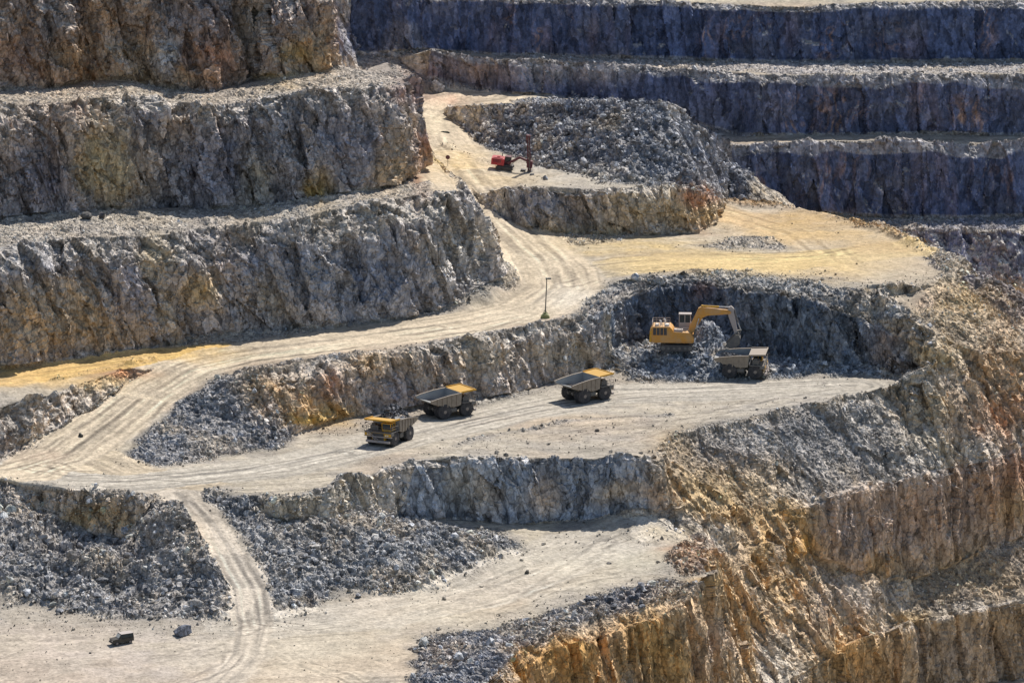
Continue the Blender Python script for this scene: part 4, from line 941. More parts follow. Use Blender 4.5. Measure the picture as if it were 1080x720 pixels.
def lathe_y(bm, prof, n=24):
    """(radius, y) profile turned about the y axis"""
    rings = []
    for r, y in prof: rings.append([bm.verts.new((r * math.cos(2 * math.pi * k / n), y, r * math.sin(2 * math.pi * k / n))) for k in range(n)])
    for A, B in zip(rings[:-1], rings[1:]):
        for k in range(n): bm.faces.new((A[k], A[(k + 1) % n], B[(k + 1) % n], B[k]))
    bm.faces.new(rings[0][::-1]); bm.faces.new(rings[-1])
    bmesh.ops.recalc_face_normals(bm, faces=bm.faces)

def obj(name, bm, mat, parent=None, loc=None, smooth_=False):
    me = bpy.data.meshes.new(name); bm.normal_update(); bm.to_mesh(me); bm.free(); me.materials.append(MT[mat] if isinstance(mat, str) else mat)
    if smooth_: me.polygons.foreach_set('use_smooth', [True] * len(me.polygons))
    o = bpy.data.objects.new(name, me); COL.objects.link(o)
    if parent: o.parent = parent
    if loc: o.location = loc
    return o

def thing(name, label, cat, group=None):
    o = bpy.data.objects.new(name, None); COL.objects.link(o); o.empty_display_size = .5
    o['label'] = label; o['category'] = cat
    if group: o['group'] = group
    return o
def tag(o, label, cat, group=None):
    o['label'] = label; o['category'] = cat
    if group: o['group'] = group
    return o
def dup(o, label=None, parent=None):
    c = o.copy(); COL.objects.link(c)
    if parent: c.parent = parent
    if label: c['label'] = label
    for ch in list(o.children): dup(ch, None, c)
    return c
def B(): return bmesh.new()

def stand(root, u, v, heading, pts, sink=.04, scale=1.0):
    pts = [(p[0] * scale, p[1] * scale) for p in pts]
    """put a machine on the ground at photo position (u, v): level it on the ground below its wheels"""
    c = hit(u, v); h = R(heading); fx, fy = math.cos(h), math.sin(h)
    G = []
    for x, y in pts: G.append(drop(c.x + x * fx - y * fy, c.y + x * fy + y * fx, c.z + 8) or c)
    X = ((G[0] + G[1]) - (G[2] + G[3])).normalized(); Yv = ((G[0] + G[2]) - (G[1] + G[3])).normalized()
    Z = X.cross(Yv).normalized()
    if Z.z < 0: Z = -Z
    Z = (Z * .5 + Vector((0, 0, .5))).normalized(); X = (X - Z * X.dot(Z)).normalized()
    if Z.z < 0: Z = -Z
    Yv = Z.cross(X).normalized()
    mid = sum(G, Vector()) / 4
    m = Matrix((X, Yv, Z)).transposed().to_4x4()
    ox = sum(p[0] for p in pts) / 4
    m.translation = mid - X * ox - Z * sink
    root.location = m.translation; root.rotation_euler = m.to_euler(); root.scale = (scale,) * 3
    return root

# ------------------------------------------------------------------ haul truck (x forward, y left, metres)
def make_truck():
    t = thing('dump_truck', 'x', 'dump truck', 'haul trucks on the truck bench')
    b = B()
    for s in (-1, 1): prism(b, [(-3.6, 1.75), (-3.4, 1.45), (4.6, 1.2), (4.9, 1.5), (4.9, 1.95), (-3.6, 2.1)], s * .75 - .2, s * .75 + .2)
    bx(b, -2.4, -1.4, -1.4, 1.4, 1.1, 1.95, .1); bx(b, 2.9, 3.7, -1.7, 1.7, 1.2, 1.75, .1); bx(b, .2, 1.0, -1.3, 1.3, 1.4, 2.05)
    rod(b, (-2.0, -1.1, 1.55), (-2.0, 1.1, 1.55), .62, 14)
    obj('chassis', b, 'frame', t)
    for s in (-1, 1):
        b = B(); rod(b, (-.3, s * 1.25, 1.5), (-1.6, s * 1.35, 3.1), .17, 10); obj('hoist_cylinder', b, 'dark', t)
    R_ = 1.5
    def wheel(x, y, w, s):
        b = B(); lathe_y(b, [(.78, -w / 2), (1.30, -w / 2), (1.44, -w * .42), (R_, -w * .3), (R_, w * .3), (1.44, w * .42), (1.30, w / 2), (.78, w / 2)], 28)
        for k in range(28):
            a = 2 * math.pi * k / 28
            for sg in (-1, 1):
                r = bmesh.ops.create_cube(b, size=1)
                for v in r['verts']:
                    cx, cy, cz = v.co.x * .16, v.co.y * w * .40 + sg * w * .22, v.co.z * .09 + R_
                    aa = a + (.11 if sg > 0 else 0)
                    v.co = Vector((cx * math.cos(aa) + cz * math.sin(aa), cy, -cx * math.sin(aa) + cz * math.cos(aa)))
        wo = thing('wheel', 'x', 'x'); del wo['label']; del wo['category']; wo.parent = t; wo.location = (x, y, R_)
        obj('tyre', b, 'tyre', wo)
        b = B(); q = s * w / 2
        lathe_y(b, [(.80, q * .55), (.80, q * .98), (.70, q * .98), (.62, q * .62), (.36, q * .62), (.34, q * 1.02), (.12, q * 1.08)], 20)
        for k in range(10):
            a = 2 * math.pi * k / 10; rod(b, (.5 * math.cos(a), q * .6, .5 * math.sin(a)), (.5 * math.cos(a), q * .72, .5 * math.sin(a)), .05, 6)
        obj('rim', b, 'rim', wo)
    for s in (-1, 1):
        wheel(3.3, s * 2.35, .95, s); wheel(-2.0, s * 2.62, .92, s); wheel(-2.0, s * 1.62, .92, s)
    # dump body
    b = B()
    out = [(1.75, 2.55), (.9, 2.35), (-1.2, 2.35), (-5.0, 3.45), (-5.35, 3.75), (-5.2, 4.0), (-3.6, 4.35), (-.8, 4.75), (1.95, 4.95)]
    for s in (-1, 1):
        prism(b, out, s * 2.88 - .07, s * 2.88 + .07)
        for x in (-3.6, -2.5, -1.4, -.3, .8):
            zt = np.interp(x, [-5.2, -3.6, -.8, 1.95], [4.0, 4.35, 4.75, 4.95]); zb = np.interp(x, [-5.0, -1.2, 1.75], [3.45, 2.35, 2.5])
            bx(b, x - .11, x + .11, s * 2.95, s * 3.1, zb + .05, zt - .16)
        bar(b, (-5.2, s * 3.02, 3.96), (-3.6, s * 3.02, 4.30), .26, .18); bar(b, (-3.6, s * 3.02, 4.30), (-.8, s * 3.02, 4.70), .26, .18); bar(b, (-.8, s * 3.02, 4.70), (1.95, s * 3.02, 4.90), .26, .18)
    for x in (-3.4, -2.2, -1.0, .2): 
        zb = np.interp(x, [-5.0, -1.2, .9], [3.45, 2.35, 2.35]); bx(b, x - .12, x + .12, -2.8, 2.8, zb - .18, zb + .02)
    body = obj('dump_body', b, 'bed_out', t)
    b = B()
    prism(b, [(1.62, 2.72), (.9, 2.50), (-1.2, 2.50), (-5.0, 3.60), (-5.3, 3.80), (-5.3, 3.70), (-5.0, 3.46), (-1.2, 2.36), (.9, 2.36), (1.76, 2.56)], -2.80, 2.80)
    prism(b, [(1.62, 2.7), (1.76, 2.58), (1.98, 4.93), (1.82, 4.93)], -2.80, 2.80)
    for s in (-1, 1):
        q = B(); inner = [(1.66, 2.62), (.9, 2.5), (-1.2, 2.5), (-5.0, 3.58), (-5.1, 3.95), (-3.6, 4.25), (-.8, 4.65), (1.84, 4.88)]
        q.free(); prism(b, inner, s * 2.805 - .012 - .02, s * 2.805 - .012)
    obj('body_lining', b, 'bed_in', body)
    b = B()
    prism(b, [(1.85, 4.96), (1.95, 4.84), (5.15, 5.06), (5.25, 5.2), (5.15, 5.22)], -2.95, 2.95, .03)
    for s in (-1, 1): bar(b, (1.9, s * 2.93, 5.05), (5.2, s * 2.93, 5.26), .16, .26)
    bar(b, (5.2, -3.0, 5.2), (5.2001, 3.0, 5.2), .2, .3) if False else bx(b, 5.1, 5.3, -3.0, 3.0, 5.06, 5.36, .04)
    obj('canopy', b, 'yellow', body)
    # upper deck, engine housing, cab
    b = B(); bx(b, 2.0, 5.25, -3.0, 3.0, 2.78, 2.94, .03); bx(b, 4.2, 5.25, -3.0, -1.45, 2.2, 2.8, .08); bx(b, 4.2, 5.25, 1.45, 3.0, 2.2, 2.8, .08)
    dk = obj('deck', b, 'frame', t)
    for s in (-1, 1):
        b = B(); bx(b, 4.96, 5.32, s * 2.2 - .7, s * 2.2 + .7, 2.1, 2.72, .05); obj('fender_panel', b, 'yellow', dk)
    b = B(); bx(b, 3.9, 5.2, -1.4, 1.4, 1.25, 2.77, .06); obj('engine_housing', b, 'yellow', t)
    b = B(); bx(b, 5.2, 5.28, -1.25, 1.25, 1.35, 2.7)
    for k in range(9): bx(b, 5.28, 5.33, -1.22 + k * .275, -1.10 + k * .275, 1.38, 2.66)
    obj('grille', b, 'dark', t)
    b = B(); bx(b, 5.05, 5.55, -2.6, 2.6, .85, 1.3, .06); bx(b, 5.0, 5.4, -3.0, 3.0, 1.95, 2.1); obj('bumper', b, 'cab_trim', t)
    for y in (-2.2, -1.75, 1.75, 2.2):
        b = B(); bx(b, 5.32, 5.4, y - .16, y + .16, 2.25, 2.5, .03); obj('headlight', b, 'lamp', t)
    b = B(); bx(b, 2.55, 4.35, .35, 2.35, 2.94, 3.35, .05); bx(b, 2.5, 4.5, .3, 2.4, 4.45, 4.62, .05)
    for x, y in ((2.6, .4), (2.6, 2.28), (4.28, .4), (4.28, 2.28), (3.5, 2.3), (3.5, .4)): bx(b, x - .06, x + .06, y - .06, y + .06, 3.3, 4.5)
    cb = obj('cab', b, 'yellow', t)
    b = B(); bx(b, 2.66, 4.24, .46, 2.22, 3.36, 4.44); obj('window', b, 'glass', cb)
    b = B(); bx(b, 2.6, 4.0, -2.4, -.7, 2.94, 3.9, .06); bx(b, 2.9, 3.7, -2.3, -1.5, 3.9, 4.2, .05); obj('air_intake', b, 'frame', t)
    b = B()
    for (x0, y0, x1, y1) in ((5.2, -2.95, 5.2, 2.95), (5.2, -2.95, 2.2, -2.95), (5.2, 2.95, 2.2, 2.95)):
        for z in (3.45, 3.95): rod(b, (x0, y0, z), (x1, y1, z), .035, 6)
        for k in range(5): f = k / 4; rod(b, (x0 + (x1 - x0) * f, y0 + (y1 - y0) * f, 2.9), (x0 + (x1 - x0) * f, y0 + (y1 - y0) * f, 3.97), .035, 6)
    obj('railing', b, 'frame', dk)
    b = B()
    for o_ in (0, .42):
        bar(b, (5.5, -2.5 + o_, 2.6), (5.62, .2 + o_, 1.15), .08, .08) if False else rod(b, (5.42, -2.3 - o_ * .2, 2.75 + o_), (5.62, .3 - o_ * .2, 1.05 + o_), .06, 6)
    for k in range(8):
        f = k / 7; rod(b, (5.42 + .2 * f, -2.3 + 2.6 * f, 2.75 - 1.7 * f), (5.75 + .2 * f, -2.3 + 2.6 * f, 2.75 - 1.7 * f), .04, 5)
    bar(b, (5.5, .3, 1.1), (5.5, 1.6, 1.1), .1, .1) if False else bx(b, 5.4, 5.75, .2, 1.5, 1.0, 1.08)
    obj('stairs', b, 'cab_trim', t)
    b = B(); rod(b, (-.6, -2.1, 1.55), (1.0, -2.1, 1.55), .55, 14); obj('fuel_tank', b, 'frame', t)
    b = B(); bx(b, -.4, .9, 1.6, 2.5, 1.1, 2.05, .12); obj('hydraulic_tank', b, 'frame', t)
    for y in (-2.5, 2.5):
        b = B(); rod(b, (5.3, y * 1.2, 3.0), (5.6, y * 1.25, 3.7), .03, 5); bx(b, 5.5, 5.6, y * 1.25 - .16, y * 1.25 + .16, 3.6, 4.1, .03); obj('mirror', b, 'dark', t)
    return t

WP = [(3.3, 2.35), (3.3, -2.35), (-2.0, 2.35), (-2.0, -2.35)]
truck = make_truck(); truck['label'] = 'loaded yellow dump truck facing down the bench with dark rock heaped in its body'
stand(truck, 413, 465, -118, WP, .05, 1.11)
tr2 = dup(truck, 'empty dump truck right behind the loaded one, at the foot of the tan face'); stand(tr2, 470, 438, 33, WP, .05, 1.11)
tr3 = dup(truck, 'empty dump truck with bright yellow canopy, alone in the middle of the truck bench'); stand(tr3, 616, 421, 36, WP, .05, 1.11)
tr4 = dup(truck, 'dusty dump truck standing side on under the raised excavator bucket'); stand(tr4, 781, 394, -9, WP, .05, 1.11)

def heap(name, root, lab, x0, x1, w, z, h, seed, cat='load'):
    """a heap of rock lying in a truck body"""
    r = np.random.RandomState(seed); n = 260
    px_ = r.uniform(x0, x1, n); py_ = r.uniform(-w, w, n)
    zz_ = z(px_) + h * np.clip(1 - ((px_ - (x0 + x1) / 2) / ((x1 - x0) * .55)) ** 2, 0, 1) * np.clip(1 - (py_ / (w * 1.1)) ** 2, 0, 1)
    pos_ = np.stack([px_, py_, zz_ - .12], 1); rad_ = r.uniform(.16, .5, n)
    c_ = np.array((.115, .115, .12)) * r.uniform(.6, 1.7, (n, 1))
    VP, VF, VC = rocks_mesh(pos_, rad_, c_, PROTO_S)
    # solid core under the blocks
    m = root.matrix_world
    W = np.array([(m @ Vector(p))[:] for p in VP])
    o = bpy.data.objects.new(name, mesh_np(name, W, VF, VC, M_RUBBLE)); COL.objects.link(o); tag(o, lab, cat)
    return o
for ch in tr4.children:
    for g in ch.children:
        if g.name.startswith('canopy'): g.data = g.data.copy(); g.data.materials[0] = MT['bed_out']; g['label'] = 'dull brown canopy'
bpy.context.view_layer.update()
bedz = lambda x: np.interp(x, [-5.0, -1.2, .9, 1.7], [3.75, 2.7, 2.7, 2.9])
heap('rock_load', truck, 'dark broken rock heaped in the body of the loaded truck', -4.0, 1.5, 2.5, lambda x: np.maximum(bedz(x), 4.0), 3.1, 4)
heap('rock_load', tr4, 'grey broken rock lying low in the truck body under the bucket', -4.2, 1.4, 2.4, lambda x: bedz(x) + .5, .8, 5)

# ------------------------------------------------------------------ excavator (x forward, boom side)
def make_excavator():
    t = thing('excavator', 'large orange yellow excavator reaching its bucket over a dump truck from the rubble pad', 'excavator')
    for s in (-1, 1):
        b = B(); prof = []
        for k in range(9): a = math.pi / 2 + math.pi * k / 8; prof.append((-2.7 + .62 * math.cos(a), .64 + .62 * math.sin(a)))
        for k in range(9): a = -math.pi / 2 + math.pi * k / 8; prof.append((2.7 + .62 * math.cos(a), .64 + .62 * math.sin(a)))
        prism(b, prof, s * 1.85 - .4, s * 1.85 + .4)
        for k in range(22):
            x = -2.75 + k * .262; bx(b, x - .06, x + .06, s * 1.85 - .42, s * 1.85 + .42, 1.24, 1.32); bx(b, x - .06, x + .06, s * 1.85 - .42, s * 1.85 + .42, -.02, .05)
        tk = obj('track', b, 'dark', t)
        for x in (-2.7, -1.6, -.5, .6, 1.7, 2.7):
            b = B(); rod(b, (x, s * 1.85 - .46, .64), (x, s * 1.85 + .46, .64), .4 if abs(x) > 2 else .26, 14); obj('track_roller', b, 'frame', tk)
    b = B(); bx(b, -2.0, 2.0, -1.5, 1.5, .7, 1.35, .1); rod(b, (0, 0, 1.3), (0, 0, 1.75), 1.25, 20); obj('undercarriage', b, 'dark', t)
    b = B(); prism(b, [(-5.0, 1.95), (-4.6, 1.75), (3.2, 1.75), (3.4, 2.0), (3.4, 2.7), (2.6, 3.85), (-.6, 3.95), (-.9, 4.5), (-1.4, 5.0), (-4.7, 5.0), (-5.1, 4.6)], -2.3, 2.3, .07)
    bx(b, -.4, 2.4, -2.36, -2.28, 2.1, 3.1, .02); bx(b, -.4, 3.3, -2.42, -2.2, 1.85, 2.0)
    house = obj('upper_body', b, 'orange', t)
    b = B(); bx(b, -4.75, -1.9, -2.36, -2.28, 3.3, 4.8)
    obj('engine_grille', b, 'dark', house)
    b = B()
    for k in range(5): x = -4.75 + k * .71; bx(b, x - .05, x + .05, -2.40, -2.36, 3.27, 4.83)
    bx(b, -4.8, -1.85, -2.40, -2.36, 4.78, 4.87); bx(b, -4.8, -1.85, -2.40, -2.36, 3.23, 3.31); obj('grille_frame', b, 'orange', house)
    b = B(); prism(b, [(-5.5, 1.9), (-5.0, 1.8), (-5.02, 4.2), (-5.35, 4.0)], -2.25, 2.25, .08); obj('counterweight', b, 'yellow', house)
    for (x, y) in ((-3.2, -1.0), (-2.4, .4)):
        b = B(); rod(b, (x, y, 4.95), (x, y, 5.85), .17, 10); rod(b, (x, y, 5.85), (x - .25, y, 6.1), .15, 10); obj('exhaust_pipe', b, 'white', house)
    b = B(); bx(b, -4.3, -3.6, -1.8, -.9, 5.0, 5.45, .05); obj('filter_housing', b, 'white', house)
    b = B(); bx(b, -2.4, -1.6, -1.9, -.4, 5.0, 5.35, .05); obj('filter_housing', b, 'white', house)
    b = B()
    for (p, q, n) in (((-4.9, -2.25), (-1.5, -2.25), 6), ((-4.9, 2.25), (-1.5, 2.25), 6), ((-4.9, -2.25), (-4.9, 2.25), 5)):
        for z in (5.45, 5.9): rod(b, (*p, z), (*q, z), .035, 6)
        for k in range(n): f = k / (n - 1); x, y = p[0] + (q[0] - p[0]) * f, p[1] + (q[1] - p[1]) * f; rod(b, (x, y, 4.95), (x, y, 5.92), .035, 6)
    for (p, q, n) in (((-.5, -2.25), (2.4, -2.25), 5),):
        for z in (4.4, 4.8): rod(b, (*p, z), (*q, z), .035, 6)
        for k in range(n): f = k / (n - 1); x, y = p[0] + (q[0] - p[0]) * f, p[1] + (q[1] - p[1]) * f; rod(b, (x, y, 3.85), (x, y, 4.82), .035, 6)
    obj('railing', b, 'cab_trim', house)
    b = B(); bx(b, .3, 2.7, .75, 2.3, 3.8, 5.3, .06); bx(b, .25, 2.8, .7, 2.35, 6.85, 7.05, .05)
    for x, y in ((.38, .82), (.38, 2.22), (2.6, .82), (2.6, 2.22), (1.5, .82), (1.5, 2.22)): bx(b, x - .08, x + .08, y - .08, y + .08, 5.25, 6.9)
    cb = obj('cab', b, 'cab_trim', t)
    b = B(); bx(b, .42, 2.58, .86, 2.18, 5.3, 6.86); obj('window', b, 'glass', cb)
    b = B(); bx(b, -.6, 1.2, -1.9, -.9, 3.85, 4.4, .05); obj('engine_cover', b, 'cab_trim', house)
    # boom, stick, bucket
    F0, EL, TIP = (2.2, 2.9), (4.6, 8.0), (10.4, 7.7)
    b = B(); prism(b, [(1.85, 2.55), (2.55, 2.5), (3.9, 4.6), (5.1, 6.55), (6.0, 7.0), (10.5, 7.35), (10.8, 7.75), (10.4, 8.1), (6.4, 8.5), (4.7, 8.75), (4.2, 8.45), (3.2, 6.2), (2.2, 4.2)], -.48, .48, .06)
    for y in (-.5, .5): rod(b, (4.5, y * .8, 7.9), (4.5, y * 1.25, 7.9), .35, 14); rod(b, (10.45, y * .8, 7.72), (10.45, y * 1.3, 7.72), .3, 12)
    boom = obj('boom', b, 'orange', t)
    for s in (-1, 1):
        b = B(); rod(b, (3.2, s * .75, 2.1), (3.75, s * .75, 4.3), .2, 10); cy = obj('boom_cylinder', b, 'frame', t)
        b = B(); rod(b, (3.75, s * .75, 4.3), (4.35, s * .75, 6.5), .12, 10); obj('cylinder_rod', b, 'chrome', cy)
    b = B(); rod(b, (5.0, 0, 8.85), (8.3, 0, 8.75), .2, 10); bx(b, 4.8, 5.2, -.25, .25, 8.5, 9.05); cy = obj('stick_cylinder', b, 'yellow', boom)
    b = B(); rod(b, (8.3, 0, 8.75), (10.65, 0, 8.68), .12, 10); obj('cylinder_rod', b, 'chrome', cy)
    b = B(); prism(b, [(10.2, 8.75), (10.75, 8.95), (11.25, 8.5), (11.35, 7.2), (12.1, 3.4), (11.85, 3.15), (11.5, 3.3), (10.2, 6.9), (10.05, 7.8)], -.4, .4, .05); stick = obj('stick', b, 'cab_trim', t)
    b = B(); rod(b, (11.3, 0, 8.3), (12.1, 0, 5.6), .17, 10); cy = obj('bucket_cylinder', b, 'frame', stick)
    b = B(); rod(b, (12.1, 0, 5.6), (12.7, 0, 4.1), .1, 10); obj('cylinder_rod', b, 'chrome', cy)
    b = B(); bar(b, (12.7, 0, 4.1), (11.75, 0, 3.9), .7, .2); bar(b, (12.7, 0, 4.1), (12.45, 0, 3.2), .6, .2); obj('bucket_linkage', b, 'frame', stick)
    # bucket: open shell, teeth towards the machine
    b = B()
    prof_o = [(12.35, 2.55), (12.75, 1.7), (12.6, .7), (11.9, .0), (10.9, -.2), (9.7, .1)]
    prof_i = [(9.75, .28), (10.9, .02), (11.8, .2), (12.4, .8), (12.52, 1.65), (12.2, 2.4)]
    prism(b, prof_o + prof_i, -1.5, 1.5)
    for s in (-1, 1): prism(b, [(12.35, 2.55), (12.75, 1.7), (12.6, .7), (11.9, .0), (10.9, -.2), (9.7, .1), (9.9, .6), (11.0, 1.7), (11.7, 2.5)], s * 1.5 - .07, s * 1.5 + .07)
    prism(b, [(12.35, 2.5), (11.75, 2.45), (11.75, 2.8), (12.2, 2.9)], -.6, .6)
    bk = obj('bucket', b, 'frame', t, (-.1, 0, .85))
    for k in range(5):
        y = -1.3 + k * .65; b = B(); prism(b, [(9.8, .02), (9.8, .28), (9.25, .38), (9.25, .32)], y - .12, y + .12); obj('bucket_tooth', b, 'frame', bk)
    return t
exc = make_excavator()
c_ = hit(714, 372); gz = max(drop(c_.x + dx, c_.y + dy, c_.z + 12).z for dx in (-2.5, 0, 2.5) for dy in (-1.5, 1.5)); exc.location = (c_.x, c_.y, gz - .5); exc.rotation_euler = (0, 0, R(-4)); exc.scale = (1.15,) * 3

# ------------------------------------------------------------------ drill rig
def make_drill():
    t = thing('drill_rig', 'red crawler drill rig with a tall dark mast on the upper terrace', 'drill rig')
    for s in (-1, 1):
        b = B(); prof = [(-1.7, .1), (1.7, .1), (2.0, .45), (1.7, .8), (-1.7, .8), (-2.0, .45)]; prism(b, prof, s * 1.2 - .25, s * 1.2 + .25, .05)
        for k in range(14): x = -1.65 + k * .25; bx(b, x - .05, x + .05, s * 1.2 - .28, s * 1.2 + .28, .8, .86)
        obj('track', b, 'dark', t)
    b = B(); bx(b, -1.6, 1.8, -.95, .95, .6, 1.1, .05); obj('chassis', b, 'dark', t)
    b = B(); bx(b, -3.1, -.2, -1.2, 1.2, 1.0, 2.5, .05); bx(b, -2.7, -.6, -.9, .9, 2.5, 2.66, .03); bx(b, -1.9, -1.2, -.5, .5, 2.66, 2.85, .03); h = obj('engine_housing', b, 'red', t)
    b = B()
    for k in range(6): bx(b, -2.6 + k * .3, -2.45 + k * .3, -1.25, -1.2, 1.6, 2.4)
    obj('vent', b, 'mast', h)
    b = B(); rod(b, (-.9, .7, 2.6), (-.9, .7, 3.3), .1, 8); obj('exhaust_pipe', b, 'dark', h)
    b = B(); bx(b, -.2, 1.2, -.1, 1.2, 1.1, 2.9, .08); cb = obj('cab', b, 'mast', t)
    b = B(); bx(b, 1.2, 1.23, .0, 1.1, 1.9, 2.75); bx(b, -.1, 1.1, -.13, -.1, 1.9, 2.75); obj('window', b, 'glass', cb)
    b = B(); bar(b, (.6, -.5, 1.5), (3.2, -.4, 3.2), .45, .5); bar(b, (3.0, -.4, 3.2), (5.2, -.3, 2.5), .4, .45); bx(b, 4.7, 5.5, -.6, 0, 2.0, 3.0, .05); obj('boom', b, 'mast', t)
    b = B(); rod(b, (1.0, -.5, .9), (2.6, -.4, 2.6), .13, 8); obj('boom_cylinder', b, 'chrome', t)
    b = B(); a0, a1 = Vector((5.6, -.3, .15)), Vector((4.5, -.3, 8.6)); d = a1 - a0
    for sx in (-.28, .28):
        for sy in (-.25, .25): bar(b, a0 + Vector((sx, sy, 0)), a1 + Vector((sx, sy, 0)), .15, .15)
    for k in range(16):
        f = k / 16; p = a0 + d * f; q = a0 + d * (f + 1 / 16); sg = 1 if k % 2 else -1
        for sy in (-.25, .25): bar(b, p + Vector((-.28 * sg, sy, 0)), q + Vector((.28 * sg, sy, 0)), .13, .13)
    mast = obj('mast', b, 'mast', t)
    b = B(); p = a0 + d * .93; bx(b, p.x - .5, p.x + .45, -.7, .1, p.z - .5, p.z + .55, .05); p = a0 + d * .22; bx(b, p.x - .5, p.x + .75, -.75, .15, p.z - .9, p.z + .7, .05); obj('drill_head', b, 'mast', mast)
    b = B(); rod(b, a0 + Vector((.1, -.45, .2)), a0 + d * .95 + Vector((.1, -.45, 0)), .07, 8); obj('drill_rod', b, 'frame', mast)
    b = B(); bx(b, 5.1, 6.2, -.9, .4, .02, .35, .05); bx(b, 3.6, 4.7, -.7, .2, .1, .5, .06); obj('dust_hood', b, 'dark', mast)
    return t
dr = make_drill(); stand(dr, 532.5, 177.5, -6, [(1.5, 1.2), (1.5, -1.2), (-1.5, 1.2), (-1.5, -1.2)], .1, 1.12)

# ------------------------------------------------------------------ lamp pole, road sign, vehicle
t = thing('lamp_pole', 'tall thin lamp pole with small dark head on a green base beside the haul road', 'lamp pole')
b = B(); rod(b, (0, 0, .3), (.35, 0, 8.9), .15, 10, .1); obj('pole', b, 'pole', t)
b = B(); rod(b, (.3, 0, 8.85), (1.0, 0, 9.0), .06, 8); bx(b, .1, .5, -.35, .35, 8.8, 9.2, .06); bx(b, .55, 1.35, -.3, .3, 8.9, 9.2, .06); lh = obj('lamp_head', b, 'pole', t)
b = B(); bx(b, .62, 1.28, -.24, .24, 8.86, 8.9); obj('lamp_glass', b, 'lamp', lh)
b = B(); prism(b, [(-1.1, -.3), (1.1, -.3), (.9, .55), (.45, .85), (-.5, .8), (-.95, .45)], -.8, .8, .12); bx(b, -.35, .35, -.35, .35, .8, 1.2, .06); rod(b, (-.8, -.5, .4), (0, 0, 1.9), .06, 6); rod(b, (.8, .5, .4), (0, 0, 1.9), .06, 6); obj('base', b, 'green', t)
p = hit(575, 335); t.location = (p.x, p.y, p.z + .05)

t = thing('road_sign', 'small round dark sign on a thin post beside the upper haul road', 'sign')
b = B(); rod(b, (0, 0, -.3), (0, 0, 1.9), .06, 8); obj('post', b, 'pole', t)
b = B(); lathe_y(b, [(.02, -.03), (.52, -.03), (.55, 0), (.52, .03), (.02, .03)], 20); s_ = obj('sign_disc', b, 'mast', t); s_.location = (0, -.1, 2.2)
p = hit(472.3, 175); t.location = p

def make_vehicle():
    t = thing('offroad_vehicle', 'small dark off road vehicle parked on the lower floor beside the big boulder', 'vehicle')
    b = B(); prism(b, [(-2.2, .55), (2.15, .5), (2.25, .75), (2.2, 1.2), (1.0, 1.32), (-2.2, 1.3)], -.92, .92, .06)
    body = obj('body', b, 'olive', t)
    b = B(); prism(b, [(.95, 1.3), (.45, 2.05), (-2.1, 2.08), (-2.2, 1.3)], -.86, .86, .05); cab_ = obj('cabin', b, 'olive', t)
    b = B(); bx(b, -2.12, .42, -.88, .88, 2.07, 2.14, .02); obj('roof', b, 'cab_trim', cab_)
    b = B(); prism(b, [(.93, 1.38), (.97, 1.40), (.52, 2.0), (.48, 2.0)], -.74, .74); obj('windscreen', b, 'lamp', cab_)  # pale tone paints a glint on the glass
    for s in (-1, 1):
        b = B()
        for x0, x1 in ((-2.0, -1.1), (-1.0, -.25), (-.15, .45)): bx(b, x0, x1, s * .87 - .015, s * .87 + .015, 1.42, 1.95)
        obj('side_window', b, 'glass', cab_)
        for x in (1.35, -1.4):
            wo = bpy.data.objects.new('wheel', None); COL.objects.link(wo); wo.parent = t; wo.location = (x, s * .82, .4)
            b = B(); lathe_y(b, [(.22, -.13), (.36, -.13), (.4, -.08), (.4, .08), (.36, .13), (.22, .13)], 18); obj('tyre', b, 'tyre', wo)
            b = B(); lathe_y(b, [(.24, s * .05), (.24, s * .135), (.18, s * .14), (.05, s * .15)], 14); obj('rim', b, 'rim', wo)
        b = B(); bx(b, 2.2, 2.28, s * .62 - .13, s * .62 + .13, .85, 1.08, .03); obj('headlight', b, 'lamp', t)
    b = B(); bx(b, 2.2, 2.36, -.9, .9, .5, .7, .03); obj('bumper', b, 'dark', t)
    b = B(); bx(b, 2.21, 2.26, -.42, .42, .8, 1.12); obj('grille', b, 'dark', t)
    b = B(); rod(b, (-2.24, 0, 1.2), (-2.42, 0, 1.2), .36, 16); obj('spare_wheel', b, 'tyre', t)
    return t
t = make_vehicle(); stand(t, 128.5, 678, -152, [(1.35, .8), (1.35, -.8), (-1.4, .8), (-1.4, -.8)], .03)

# ------------------------------------------------------------------ single boulders
def boulder(u, v, r, label, c=(.2, .2, .21), seed=0, group=None, sq=(1, 1, 1)):
    p = hit(u, v)
    if p is None: return None
    pv, pf = PROTO_L[seed % len(PROTO_L)]
    rr = np.random.RandomState(seed); a = rr.rand() * 6.28
    Rz = np.array([[math.cos(a), -math.sin(a), 0], [math.sin(a), math.cos(a), 0], [0, 0, 1]])
    q = (pv @ Rz.T) * np.array(sq) * r
    q[:, 2] -= q[:, 2].min() * .8
    cc = np.clip(np.array(c) * (1 + .35 * (rr.rand(len(q), 1) - .5)), .03, .6)
    o = bpy.data.objects.new('boulder', mesh_np('boulder', q, pf, cc, M_RUBBLE)); COL.objects.link(o); o.location = (p.x, p.y, p.z - .05)
    return tag(o, label, 'boulder', group)
boulder(191, 669, 2.3, 'big blue grey boulder alone on the lower floor beside the dark vehicle', (.17, .18, .21), 3, None, (1.15, .95, 1.1))
boulder(463, 97, 2.6, 'pale pointed boulder at the foot of the brown talus in the far corner', (.40, .38, .37), 5, None, (1.1, .8, 1.25))
boulder(85, 460, .75, 'small dark stone on the haul road above the left bend', (.09, .09, .08), 2)
boulder(93, 231, 1.5, 'larger of the two dark boulders lying on the left bench', (.13, .125, .12), 7)
boulder(108, 230, 1.25, 'smaller of the two dark boulders lying on the left bench', (.15, .14, .14), 8)
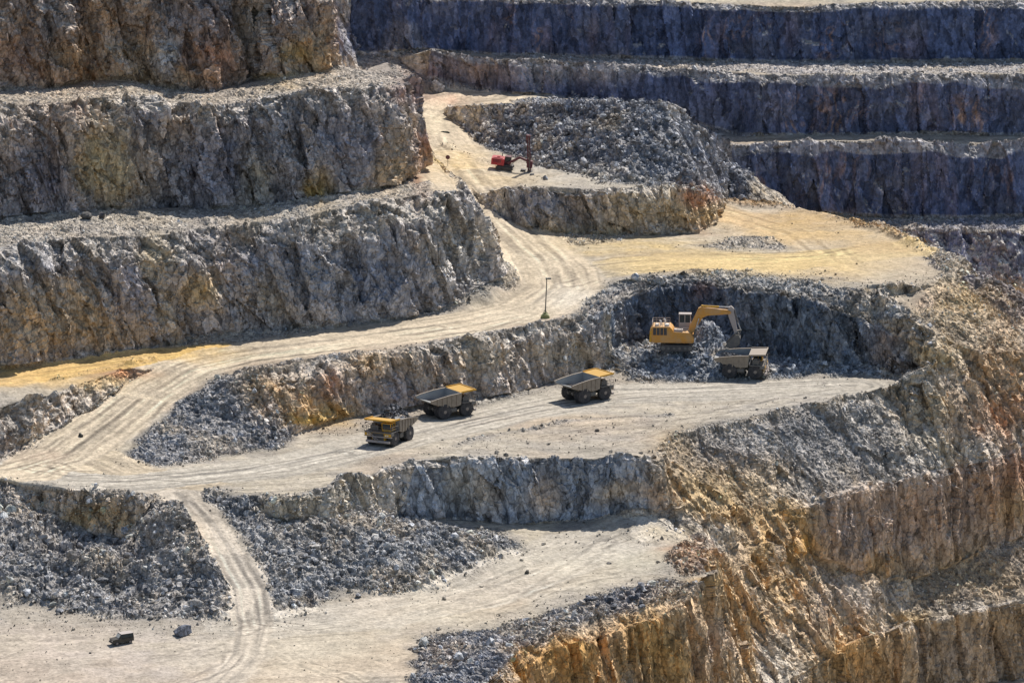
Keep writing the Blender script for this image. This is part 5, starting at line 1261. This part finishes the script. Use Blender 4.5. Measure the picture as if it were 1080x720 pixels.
boulder(470, 140, 1.0, 'low dark boulder at the tip of the big rock heap, beside the upper road', (.07, .075, .06), 9, None, (1.5, .7, .6))
boulder(642, 594, .55, 'lone small stone in the middle of the pale lower floor', (.16, .15, .14), 1)
BG = [((260, 300, 452, 466), 10, 'boulders at the foot of the slope', 'grey boulder in the row along the foot of the rubble slope by the truck bench', (.21, .21, .21), .6, 1.2),
      ((15, 225, 590, 648), 26, 'boulders left of the ramp', 'angular grey boulder half sunk in the rubble left of the lower ramp', (.22, .22, .225), .6, 1.5),
      ((295, 420, 560, 640), 20, 'boulders right of the ramp', 'angular grey boulder in the rubble right of the lower ramp', (.22, .22, .225), .6, 1.3),
      ((615, 690, 630, 641), 14, 'boulders on the floor edge', 'dark boulder among the blocks strewn along the edge of the lower floor', (.17, .175, .19), .6, 1.2),
      ((660, 740, 366, 400), 12, 'boulders round the excavator', 'blue grey boulder in the rubble below the excavator', (.22, .235, .25), .5, 1.1),
      ((800, 935, 378, 392), 12, 'boulders along the alcove foot', 'blue grey boulder lying along the foot of the shaded alcove face', (.2, .215, .235), .5, 1.1),
      ((520, 745, 118, 190), 22, 'boulders on the rock heap', 'grey boulder sticking out of the long heap of shot rock', (.24, .25, .265), .7, 1.4)]
rb = random.Random(21)
for (u0, u1, v0, v1), n, grp, lab, c, r0, r1 in BG:
    for k in range(n):
        sh = rb.uniform(.7, 1.35)
        boulder(rb.uniform(u0, u1), rb.uniform(v0, v1), rb.uniform(r0, r1) * .9, lab, [q * sh for q in c], rb.randrange(1000), grp, (1, 1, rb.uniform(.8, 1.2)))
TICK('objects')
# ------------------------------------------------------------------ daylight
SUN_EL, SUN_AZ = R(55), R(32)          # high sun behind the far walls, slightly to the right
w = bpy.data.worlds.new('World'); sc.world = w; w.use_nodes = True
nt = w.node_tree; sky = nt.nodes.new('ShaderNodeTexSky'); sky.sky_type = 'NISHITA'; sky.sun_disc = False
sky.sun_elevation = SUN_EL; sky.sun_rotation = SUN_AZ; sky.altitude = 300
bg = nt.nodes['Background']; nt.links.new(sky.outputs[0], bg.inputs[0]); bg.inputs[1].default_value = 0.125
sd = bpy.data.lights.new('sun', 'SUN'); sd.energy = 5.6; sd.angle = R(.5); sd.color = (1, .955, .9)
so = bpy.data.objects.new('sun', sd); COL.objects.link(so)
sdir = Vector((math.sin(SUN_AZ) * math.cos(SUN_EL), math.cos(SUN_AZ) * math.cos(SUN_EL), math.sin(SUN_EL)))
so.rotation_euler = sdir.to_track_quat('Z', 'Y').to_euler(); so.location = (0, 500, 400)
sc.view_settings.view_transform = 'Standard'; sc.view_settings.look = 'None'; sc.view_settings.exposure = 0; sc.view_settings.gamma = 1
